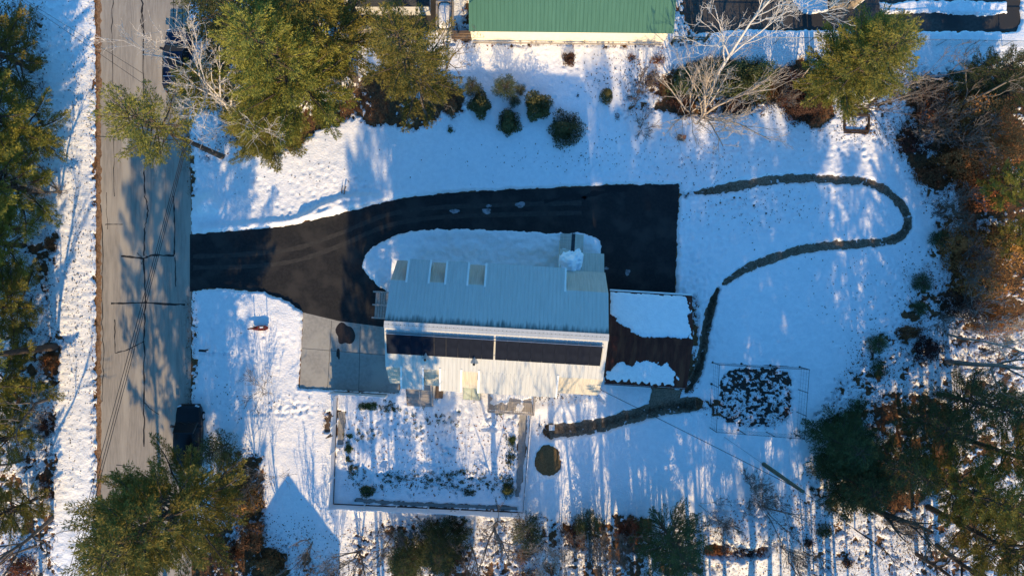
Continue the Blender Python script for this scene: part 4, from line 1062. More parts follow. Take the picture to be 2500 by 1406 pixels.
def pine_data(seed, H=16., cb=5., Rm=4., step=.6, nl=5, sp=.2, k=6, size=.24, width=.06, droop=.0, power=.75, low=.6, irr=.45, tuft_sp=.17):
    r = np.random.default_rng(seed); limbs = []; lr = []; TP = []; TD = []
    z = cb
    while z < H-.35:
        t = (z-cb)/(H-cb); prof = (low+(1-low)*min(1, t/.2))*(1-t)**power
        az0 = r.uniform(0, 6.28); n = nl if t < .85 else 4
        for j in range(n):
            az = az0 + j*6.283/n + r.normal(0, .28)
            L = Rm*prof*r.uniform(1-irr, 1+irr*.55) + .35
            rise = r.uniform(.02, .22) + .55*t - droop
            m = max(4, int(L/.35)+2); s = np.linspace(0, 1, m)
            wig = np.cumsum(r.normal(0, .05, m))*L*.15
            ca, sa = math.cos(az), math.sin(az)
            z1 = z + r.normal(0, .12)
            p = np.stack([ca*L*s - sa*wig, sa*L*s + ca*wig, z1 + L*(rise*s + (.18-droop*.6)*s*s)], 1)
            limbs.append(p); lr.append(np.linspace(.022*L+.012, .008, m))
            nb = max(4, int(L*.82/sp)); sb = np.linspace(.18 if L < 1.5 else .30, 1, nb)**.9
            base = np.stack([np.interp(sb, s, p[:, i]) for i in range(3)], 1)
            for side in (-1, 1):
                a2 = az + side*(r.uniform(.55, 1.15, nb)*(1.02-sb*.55))
                l2 = (.30*(1-sb)*L + .34)*r.uniform(.6, 1.25, nb)
                nt = np.maximum(2, (l2/tuft_sp).astype(int)); mx = nt.max()
                q = (np.arange(mx)[None, :]+1)/nt[:, None]; ok = q <= 1.001
                dx = np.stack([np.cos(a2), np.sin(a2), r.uniform(-.05, .22, nb)-droop*.5], 1)
                pos = base[:, None, :] + dx[:, None, :]*(l2[:, None]*q)[..., None]
                dd = np.broadcast_to(dx[:, None, :], pos.shape)
                TP.append(pos[ok]); TD.append(dd[ok])
        z += step*r.uniform(.8, 1.2)*(1-.35*t)
    # leader
    TP.append(np.stack([r.normal(0, .05, 14), r.normal(0, .05, 14), np.linspace(H-.9, H, 14)], 1)); TD.append(np.tile((0, 0, 1.), (14, 1)))
    v, f = blades(np.concatenate(TP), np.concatenate(TD), r, k, size, width, .50, .22-droop*.4)
    zz = np.linspace(0, H, 10); bend = np.cumsum(r.normal(0, .04, (10, 2)), 0)
    bend -= bend*np.exp(-zz[:, None])
    tp = np.stack([bend[:, 0]*0, bend[:, 1]*0, zz], 1)
    return v, f, limbs, lr, tp, np.linspace(.017*H, .02, 10)**1.0

def pine_meshes(name, nm, bark='bark', **kw):
    v, f, limbs, lr, tp, tr = pine_data(**kw)
    cm = new_mesh('crown', v, f); cm.materials.append(M[nm])
    a, b = tube_arrays(limbs, lr, 4); lm = new_mesh('limbs', a, b); lm.materials.append(M[bark])
    a, b = tube_arrays([tp], [tr], 9); tm = new_mesh('trunk', a, b); tm.materials.append(M[bark])
    tm.shade_smooth(); lm.shade_smooth()
    return (tm, lm, cm, kw.get('H', 16.), kw.get('Rm', 4.))

PINES = [pine_meshes('pine', 'needle', seed=s, H=16., cb=c, Rm=4., step=.64, sp=.17, irr=.5, k=7) for s, c in ((11, 4.5), (12, 5.5), (13, 4.0))]
PINE_LO = [pine_meshes('pine', 'needle', seed=s, H=14., cb=1.6, Rm=4.4, step=.64, sp=.17, irr=.5, k=7, low=.85, power=.6) for s in (15, 16)]
PINE_HI = [pine_meshes('pine', 'needle', seed=21, H=14., cb=8.6, Rm=2.7, step=.6, low=.9, power=.6), pine_meshes('pine', 'needle', seed=22, H=16., cb=7., Rm=4., step=.8, nl=4)]
PINE_BIG = pine_meshes('pine', 'needle', seed=25, H=16., cb=5.6, Rm=4.4, step=.52, sp=.17, irr=.5, k=7, nl=6, low=.8)
HEM = [pine_meshes('hemlock', 'needle2', seed=31, H=8., cb=.5, Rm=2.6, step=.38, nl=6, k=6, size=.17, width=.06, droop=.25, power=.8, low=.9, sp=.17),
       pine_meshes('hemlock', 'needle2', seed=32, H=12., cb=2., Rm=3.4, step=.5, nl=5, k=6, size=.2, width=.06, droop=.15, power=.7, low=.8)]
SAP = [pine_meshes('sapling', 'needle2', seed=41, H=3., cb=.3, Rm=1.1, step=.3, nl=5, k=5, size=.20, width=.05, sp=.16)]

def put_pine(base, H, Rm, label, src, rz=None, name='pine_tree', cat='tree', group=None, lean=(0, 0), mat_=None):
    tm, lm, cm, h0, r0 = src
    x, y = P(*base)
    t = thing(name, label, cat, (x, y, 0), rng.uniform(0, 6.28) if rz is None else rz, group)
    t.rotation_euler[0] = lean[0]; t.rotation_euler[1] = lean[1]
    tr = obj('trunk', tm, None, t); li = obj('limbs', lm, None, t); cr = obj('crown', cm, None, t)
    for o in (li, cr, tr): o.scale = (Rm/r0, Rm/r0, H/h0)
    tr.scale = (H/h0, H/h0, H/h0)
    if mat_:
        cr.material_slots[0].link = 'OBJECT'; cr.material_slots[0].material = M[mat_]
    return t

# --- conifers in the picture: base pixel, height, crown radius
put_pine((822,290), 18.5, 4.0, 'largest olive-green pine filling the upper left, above brown leaf litter', PINE_BIG)
put_pine((1046,256), 16, 3.5, 'spiky pine left of the green-roofed building', PINES[1])
put_pine((712,366), 10.5, 2.7, 'shorter pine at the snow edge below the largest upper-left pine', PINES[2])
put_pine((690,150), 15, 3.6, 'dark shaded pine at the top edge beside the blue car', HEM[1], mat_='needle2')
put_pine((572,262), 8, 2.3, 'small bushy pine between the blue car and the largest pine', PINES[1])
put_pine((868,196), 18, 3.7, 'tall pine at the top edge behind the largest upper-left pine', PINES[2])
put_pine((1985,215), 12, 3.0, 'second olive pine crown close behind the dense one at upper right', PINES[2])
put_pine((545,384), 14, 2.5, 'leaning pine bough crown hanging over the road', PINE_HI[0])
put_pine((1974,244), 13.5, 3.5, 'dense olive pine in front of the chain-link fence at upper right', PINES[0])
put_pine((566,1156), 17.5, 4.7, 'large pine at the lower left, its crown over road and black car', PINE_BIG)
for i, (b, h, r_, s, lab) in enumerate((
    ((80,170), 13, 3.7, PINE_LO[0], 'topmost pine at the left edge beside the upper road'),
    ((104,330), 14, 4.0, PINE_LO[1], 'second pine from the top along the left edge'),
    ((92,470), 13, 4.1, PINE_LO[0], 'pine at the left edge level with the driveway mouth top'),
    ((60,600), 13, 3.6, PINE_LO[1], 'left-edge pine across the road from the driveway'),
    ((72,745), 13, 3.7, PINE_LO[0], 'left-edge pine level with the parking pad'),
    ((138,846), 17, 3.8, PINE_HI[1], 'left-edge pine with a thick grey trunk leaning out of the brown leaves'),
    ((66,925), 12, 3.7, PINE_LO[1], 'left-edge pine just below the thick grey trunk'),
    ((76,1050), 12, 2.9, PINE_LO[0], 'left-edge pine level with the black car'),
    ((92,1215), 8, 2.2, PINE_LO[1], 'thin small pine low on the left edge'))):
    put_pine(b, h, r_, lab, s)
for b, h, r_, s, lab in (
    ((2030,1072), 5.0, 2.6, HEM[0], 'upper of two dark rounded hemlocks right of the utility pole'),
    ((2058,1160), 5.5, 2.6, HEM[0], 'lower of two dark rounded hemlocks right of the utility pole'),
    ((2130,1110), 8, 2.3, HEM[1], 'dark hemlock just behind the two rounded ones'),
    ((2195,1010), 9, 2.1, HEM[1], 'dark evergreen above the rounded hemlocks at the wood edge'),
    ((2215,1130), 14, 2.8, PINES[2], 'tall pine behind the dark hemlocks at the lower right'),
    ((2262,1235), 15, 3.0, PINES[0], 'yellow-green pine at the lower right corner'),
    ((2320,1060), 15, 2.8, PINES[1], 'pine at the right edge above the lower right corner'),
    ((2290,960), 11, 2.4, HEM[1], 'thin evergreen beside the long bare trunk at the right edge'),
    ((2365,478), 9, 1.9, PINES[0], 'yellow-green evergreen among the rusty trees at the right edge'),
    ((2400,585), 8, 1.8, PINES[1], 'small yellow-green evergreen low in the rusty trees at right'),
    ((2330,220), 9, 1.9, HEM[1], 'slim blue-green evergreen at the upper right edge'),
    ((2400,250), 8, 1.6, HEM[1], 'thin blue-green evergreen right at the upper right corner'),
    ((1612,1275), 9, 2.7, HEM[1], 'dark round evergreen at the bottom edge right of centre'),
    ((1085,1310), 5.5, 1.9, HEM[0], 'dark bushy evergreen at the bottom edge below the garden'),
    ((1005,1340), 5, 1.6, HEM[0], 'smaller dark evergreen at the bottom edge left of the bushy one'),
    ((1287,1280), 3.2, 1.0, SAP[0], 'small lone evergreen sapling below the garden\'s right corner'),
    ((1432,1262), 3.0, .8, SAP[0], 'little evergreen sapling at the wood edge below the lawn'),
    ((560,1080), 4, 1.0, SAP[0], 'narrow young conifer beside the black car')):
    put_pine(b, h, r_, lab, s, name='evergreen_tree', mat_=('needle2' if s in HEM or s in SAP else None))
put_pine((1236,226), 2.2, .75, 'small grey-green sapling above the row of rhododendrons', SAP[0], name='sapling', cat='sapling')
put_pine((1270,226), 1.2, .32, 'tiny sapling between two rhododendrons, upper one', SAP[0], name='sapling', cat='sapling')
put_pine((1257,255), 1.3, .35, 'tiny sapling just below the grey-green sapling', SAP[0], name='sapling', cat='sapling')
put_pine((1155,224), 2.0, .55, 'small dark sapling touching the leftmost rhododendron', SAP[0], name='sapling', cat='sapling')
put_pine((2240,690), 1.1, .6, 'low spreading green sapling in the snow left of the right-hand wood', SAP[0], name='sapling', cat='sapling')
put_pine((2235,752), 1.0, .45, 'sparse little sapling below the low spreading one', SAP[0], name='sapling', cat='sapling')
put_pine((2280,586), 1.3, .55, 'dark round sapling beside the end of the curved path', SAP[0], name='sapling', cat='sapling')
put_pine((2130,838), 1.2, .6, 'dark sapling at the snow edge above the hemlocks', SAP[0], name='sapling', cat='sapling')

# --- bare trees -----------------------------------------------------
def bare_data(seed, H, lean=(0, 0), nst=1, spread=.5, levels=4, r0=None, fork=.25, kids=(4, 7), ang=(.35, .8), upb=.25, ls=.62):
    r = np.random.default_rng(seed); r0 = r0 or .012*H+.03
    out = []
    def grow(p, d, L, rad, lev, thick, thin):
        m = 6 if lev < 2 else 4
        pp = [p]; dd = d.copy()
        for i in range(m-1):
            dd = norm(dd + r.normal(0, .10+.04*lev, 3) + np.array((0, 0, upb*.12))); pp.append(pp[-1] + dd*L/(m-1))
        pp = np.array(pp); rr = np.linspace(rad, max(rad*.35, .006), m)
        (thick if lev == 0 else thin)[0].append(pp); (thick if lev == 0 else thin)[1].append(rr)
        if lev >= levels: return
        n = r.integers(*kids) if lev else r.integers(kids[0]+2, kids[1]+4)
        for s in r.uniform(fork if lev == 0 else .2, 1.0, n):
            q = np.array([np.interp(s, np.linspace(0, 1, m), pp[:, i]) for i in range(3)])
            j = min(int(s*(m-1)), m-2); ax = norm(pp[j+1]-pp[j])
            side = norm(np.cross(ax, r.normal(0, 1, 3))); a = r.uniform(*ang)
            nd = norm(ax*math.cos(a) + side*math.sin(a) + np.array((0, 0, upb)))
            grow(q, nd, L*ls*r.uniform(.55, 1.1)*(1.15-.5*s), max(np.interp(s, [0, 1], [rad, rad*.35])*.62, .011), lev+1, thick, thin)
    for i in range(nst):
        thick = ([], []); thin = ([], []); out.append((thick, thin))
        d = np.array((lean[0], lean[1], 1.0))
        if nst > 1:
            a = r.uniform(0, 6.28); d = d + spread*np.array((math.cos(a), math.sin(a), 0))*r.uniform(.3, 1)
        grow(np.array((r.normal(0, .08*(nst > 1)), r.normal(0, .08*(nst > 1)), 0)), norm(d), H*(.85 if levels > 2 else 1)*r.uniform(.8, 1.0 if nst > 1 else .95), r0*(1 if nst == 1 else r.uniform(.5, .9)), 0, thick, thin)
    return out
def put_bare(base, H, label, seed, m='barkg', name='bare_tree', cat='tree', group=None, z=0, **kw):
    x, y = P(*base)
    t = thing(name, label, cat, (x, y, z), 0, group)
    for th, tn in bare_data(seed, H, **kw):
        nm = 'trunk' if name == 'bare_tree' and kw.get('nst', 1) == 1 else 'stem'
        a, b = tube_arrays(*th, 7); st = obj(nm, new_mesh(nm, a, b), M[m], t, smooth=True)
        a, b = tube_arrays(*tn, 4); obj('branches', new_mesh('branches', a, b), M[m], st, smooth=True)
    return t
put_bare((592,306), 14, 'pale bare tree reaching over the road beside the blue car', 101, 'barkw', lean=(.02, .0), levels=4, kids=(5, 7), r0=.19, ang=(.4, .95), fork=.35, ls=.66)
put_bare((1722,236), 16.5, 'tall pale bare tree rising behind the wide bare shrub', 102, 'barkw', lean=(.02, .05), levels=4, kids=(4, 6), r0=.15, fork=.45, ang=(.3, .7))
put_bare((1716,284), 8.6, 'wide many-stemmed bare shrub tree with fanned pale branches', 103, 'barkp', nst=13, spread=.85, levels=3, kids=(3, 5), r0=.13, fork=.3, ang=(.25, .5), upb=.3)
put_bare((1682,276), 6.2, 'lower bare shrub spreading left of the fanned one', 118, 'barkp', nst=8, spread=.9, levels=3, kids=(3, 4), r0=.09, fork=.2, ang=(.3, .6))
put_bare((1933,206), 9, 'thin white birch with two stems beside the dense olive pine', 104, 'barkp', nst=2, spread=.35, levels=3, kids=(4, 6), r0=.09)
put_bare((1040,280), 10, 'twisted dark bare tree left of the cream wall', 105, 'barkg', lean=(.02, .02), levels=4, kids=(3, 5), r0=.13, ang=(.6, 1.1), upb=.1)
put_bare((1090,170), 7, 'dark bare tree with crooked branches over the corner of the cream wall', 117, 'barkg', levels=4, kids=(3, 5), r0=.10, ang=(.6, 1.1), upb=.1)
put_bare((2055,268), 8, 'bare grey tree leaning over the raised bed', 106, 'barkg', lean=(.5, .1), nst=3, spread=.4, levels=3, kids=(4, 6), r0=.10)
put_bare((2318,180), 5, 'small bare tree in front of the fence at upper right', 107, 'barkg', nst=3, spread=.4, levels=3, kids=(4, 6), r0=.06)
put_bare((2290,290), 11, 'long leaning bare trunk across the brown wood at upper right', 108, 'barkg', lean=(.45, .20), levels=3, kids=(4, 6), r0=.12)
put_bare((2312,884), 15, 'long straight bare trunk lying to the right edge below the rusty wood', 109, 'barkg', levels=3, kids=(3, 5), r0=.22, fork=.5)
put_bare((2312,815), 12, 'thin pale bare trunk above the long straight one at right', 110, 'barkp', levels=3, kids=(3, 5), r0=.10, fork=.4)
put_bare((2108,1226), 13, 'big dark forked bare tree leaning to the lower right corner', 111, 'bark', levels=4, kids=(3, 5), r0=.30, fork=.25, ang=(.4, .9), lean=(.06, -.02))
put_bare((2285,1330), 11, 'dark bare trunk at the lower right corner below the forked tree', 112, 'bark', levels=3, kids=(3, 5), r0=.24, fork=.3)
put_bare((2235,1350), 10, 'dark crooked bare tree near the bottom right edge', 119, 'bark', levels=3, kids=(3, 5), r0=.18, fork=.3)
put_bare((1214,1278), 8.5, 'forked bare tree below the garden\'s south fence', 113, 'barkg', levels=4, kids=(4, 6), r0=.15, fork=.2, ang=(.5, 1.0), upb=.1)
put_bare((1440,1300), 6, 'cluster of thin dark bare stems at the bottom wood edge', 114, 'barkg', nst=6, spread=.3, levels=3, kids=(3, 5), r0=.06)
put_bare((1366,1285), 6, 'slim bare sapling between garden corner and dark stems', 120, 'barkg', nst=3, spread=.4, levels=3, kids=(3, 5), r0=.05)
put_bare((1830,1205), 3.2, 'hazy rounded bare bush below the utility pole', 115, 'barkg', nst=12, spread=.8, levels=3, kids=(4, 6), r0=.03, name='bare_bush', cat='bush')
put_bare((1700,1225), 3.0, 'thin twiggy bare bush left of the hazy rounded one', 121, 'barkg', nst=3, spread=.9, levels=3, kids=(3, 4), r0=.03, name='bare_bush', cat='bush', lean=(.9, 0))
put_bare((1860,1240), 6, 'thin bare sapling leaning right below the hazy bush', 122, 'barkg', nst=4, spread=.6, levels=2, kids=(3, 5), r0=.05, lean=(.3, -.2))
put_bare((640,945), 2.4, 'low spiny bare bush in the snow left of the parking pad', 116, 'barkg', nst=7, spread=1.2, levels=2, kids=(3, 5), r0=.02, name='bare_bush', cat='bush')
put_bare((1565,318), 1.6, 'low dark bare bush near the orange-brown box', 123, 'barkg', nst=12, spread=1.3, levels=2, kids=(3, 4), r0=.014, name='bare_bush', cat='bush')
put_bare((628,1150), 5, 'bare twiggy bush beside the big pine\'s trunk', 124, 'barkg', nst=6, spread=.6, levels=3, kids=(3, 5), r0=.04, name='bare_bush', cat='bush')
for i, (b, h, lab) in enumerate((((2085,1290), 8, 'uppermost'), ((1960,1345), 7, 'left-hand'), ((1985,1400), 6, 'lowest'), ((1925,1372), 5, 'shortest'))):
    put_bare(b, h, lab + ' thin dark sapling stem in the snow at the bottom right', 130+i, 'bark', levels=2, kids=(2, 4), r0=.06, fork=.3, upb=.1)
for i, (b, h, lab) in enumerate((((138,962), 11, 'slender bare trunk at the left edge below the thick grey trunk'), ((130,1262), 12, 'bare trunk at the left edge beside the lower snow verge'), ((105,1400), 12, 'bare trunk at the lower left corner'), ((60,1120), 8, 'tangled bare tree at the left edge'), ((90,1330), 7, 'bare sapling at the left edge above the corner'), ((150,470), 6, 'bare sapling at the left verge level with the pine bough'), ((700,1385), 7, 'bare sapling at the bottom edge beside the shadow gable'), ((760,1320), 4, 'low bare whips below the garden\'s left corner'), ((880,1345), 6, 'thin bare tree at the bottom edge right of the shadow gable'), ((1150,1330), 5, 'thin bare tree beside the dark bushy evergreen'), ((1520,1300), 5, 'bare whips left of the dark round evergreen'))):
    put_bare(b, h, lab, 150+i, 'barkg', levels=3, kids=(3, 5), r0=.03+.011*h, fork=.3, nst=1 if h > 6 else 4, spread=.4)

for i, (b, h, m, lab) in enumerate((
    ((2245,300), 4, 'barkg', 'grey twiggy bush above the brown bush at the path bend'), ((2300,350), 5, 'barkg', 'grey twiggy tree over the tall rusty thicket'),
    ((2290,520), 4, 'barkg', 'twiggy bush at the wood edge right of the path bend'), ((2330,640), 5, 'barkg', 'twiggy tree over the rusty thicket at the path end'),
    ((2300,770), 4.5, 'barkg', 'twiggy bush above the long bare trunks at right'), ((2360,800), 6, 'barkp', 'pale twiggy tree above the thin pale trunk'),
    ((2350,930), 5, 'barkg', 'twiggy tree under the long straight trunk'), ((2160,1280), 4, 'barkg', 'twiggy bush below the two rounded hemlocks'),
    ((1900,1330), 3.5, 'barkg', 'pale twiggy bush right of the snowy mound'), ((1760,1270), 2.6, 'barkg', 'low twiggy bush on the left of the snowy mound'),
    ((1330,1330), 4.5, 'barkp', 'pale twiggy bush right of the forked bare tree'), ((1480,1340), 4.5, 'barkg', 'grey twiggy bush right of the thin dark stems'),
    ((960,1310), 3.5, 'barkg', 'twiggy bush left of the dark bushy evergreen'), ((820,1390), 4, 'barkg', 'twiggy bush at the bottom edge inside the shadow gable'),
    ((1560,230), 2.6, 'barkg', 'grey twiggy bush at the left end of the upper right bed'), ((1890,240), 3, 'barkg', 'grey twiggy bush between fanned branches and birch'),
    ((2120,230), 5, 'barkp', 'pale twiggy tree right of the dense olive pine'), ((860,235), 4, 'barkg', 'twiggy bush in the brown litter between the two big pines'))):
    put_bare(b, h, lab, 200+i, m, nst=6, spread=.7, levels=3, kids=(4, 6), r0=.035, name='bare_bush', cat='bush', upb=.2)

# --- leafy shrubs ----------------------------------------------------
def leaf_arrays(r, pos, nrm, size, asp=.45, tilt=.5):
    n = len(pos); d = norm(np.cross(nrm, r.normal(0, 1, (n, 3))) + nrm*r.uniform(-.2, .5, (n, 1)))
    nn = norm(nrm + r.normal(0, tilt, (n, 3))); s = norm(np.cross(d, nn)); ln = size*r.uniform(.6, 1.3, (n, 1))
    v = np.stack([pos, pos + d*ln*.5 + s*ln*asp*.5, pos + d*ln, pos + d*ln*.5 - s*ln*asp*.5], 1)
    return v.reshape(-1, 3), np.arange(4*n, dtype=np.int32).reshape(-1, 4)
def dome(seed, n, rx, ry, h, size, asp=.45, base=.0, shell=.55, cone=False, lump=.30):
    r = np.random.default_rng(seed)
    d = norm(r.normal(0, 1, (n, 3))); d[:, 2] = np.abs(d[:, 2]) if not cone else d[:, 2]
    f = r.uniform(shell**3, 1, (n, 1))**(1/3)
    l = 1 + lump*(np.sin(d[:, :1]*5+seed) + np.sin(d[:, 1:2]*6+seed*2) + np.sin(d[:, 2:]*7+seed*3))/1.6
    if cone:
        z = r.uniform(0, 1, n); a = r.uniform(0, 6.28, n); w_ = (1-z**1.3)*r.uniform(.6, 1, n)
        p = np.stack([np.cos(a)*w_*rx, np.sin(a)*w_*ry, z*h], 1); nn = norm(np.stack([np.cos(a), np.sin(a), np.full(n, .5)], 1))
    else:
        p = d*f*l*np.array((rx, ry, h)); p[:, 2] += base; nn = d
    return leaf_arrays(r, p, nn, size, asp)
def stems(seed, n, rx, ry, h, rad=.025):
    r = np.random.default_rng(seed); L = []; Rr = []
    for i in range(n):
        a = r.uniform(0, 6.28); q = r.uniform(.2, .85)
        L.append(np.array([(0, 0, 0), (math.cos(a)*rx*q*.4, math.sin(a)*ry*q*.4, h*.45), (math.cos(a)*rx*q, math.sin(a)*ry*q, h*.8)])); Rr.append(np.array((rad, rad*.8, rad*.4)))
    return tube_arrays(L, Rr, 4)
def put_shrub(base, rx, ry, h, label, m, n=2500, size=.16, seed=0, name='shrub', cat='shrub', group=None, **kw):
    x, y = P(*base); t = thing(name, label, cat, (x, y, 0.02), 0, group)
    v, f = dome(seed, n, rx, ry, h, size, **kw); obj('foliage', new_mesh('foliage', v, f), M[m], t)
    v, f = stems(seed, 14, rx, ry, h); obj('stems', new_mesh('stems', v, f), M['bark'], t)
    return t
RG = 'rounded rhododendrons on the north lawn'
put_shrub((1173,262), .95, 1.05, 1.5, 'leftmost of the four rounded rhododendrons on the north lawn', 'rhodo', 3600, .17, 1, 'rhododendron', 'bush', RG)
put_shrub((1242,304), .85, .95, 1.4, 'smallest rounded rhododendron, second from left', 'rhodo', 3200, .17, 2, 'rhododendron', 'bush', RG)
put_shrub((1311,264), 1.12, 1.15, 1.6, 'rounded rhododendron third from left, highest in the row', 'rhodo', 4200, .17, 3, 'rhododendron', 'bush', RG)
put_shrub((1379,320), 1.22, 1.25, 1.7, 'largest rounded rhododendron, rightmost and nearest the driveway', 'rhodo', 4600, .17, 4, 'rhododendron', 'bush', RG)
put_shrub((1478,240), .58, .70, 2.2, 'narrow cone-shaped evergreen with brown base on the north lawn', 'rhodo', 2600, .12, 5, 'cone_shrub', 'shrub', cone=True)
put_shrub((1389,148), .45, .52, .9, 'round brown-leaved shrub below the cream wall', 'darkred', 1500, .13, 6)
put_shrub((1104,268), .55, .75, 1.2, 'rusty brown shrub below the spiky pine', 'beech', 1500, .14, 7)
put_shrub((1100,320), .35, .35, .5, 'tiny dark twiggy shrub in the snow below the rusty one', 'needle2', 400, .12, 8)
k = 10
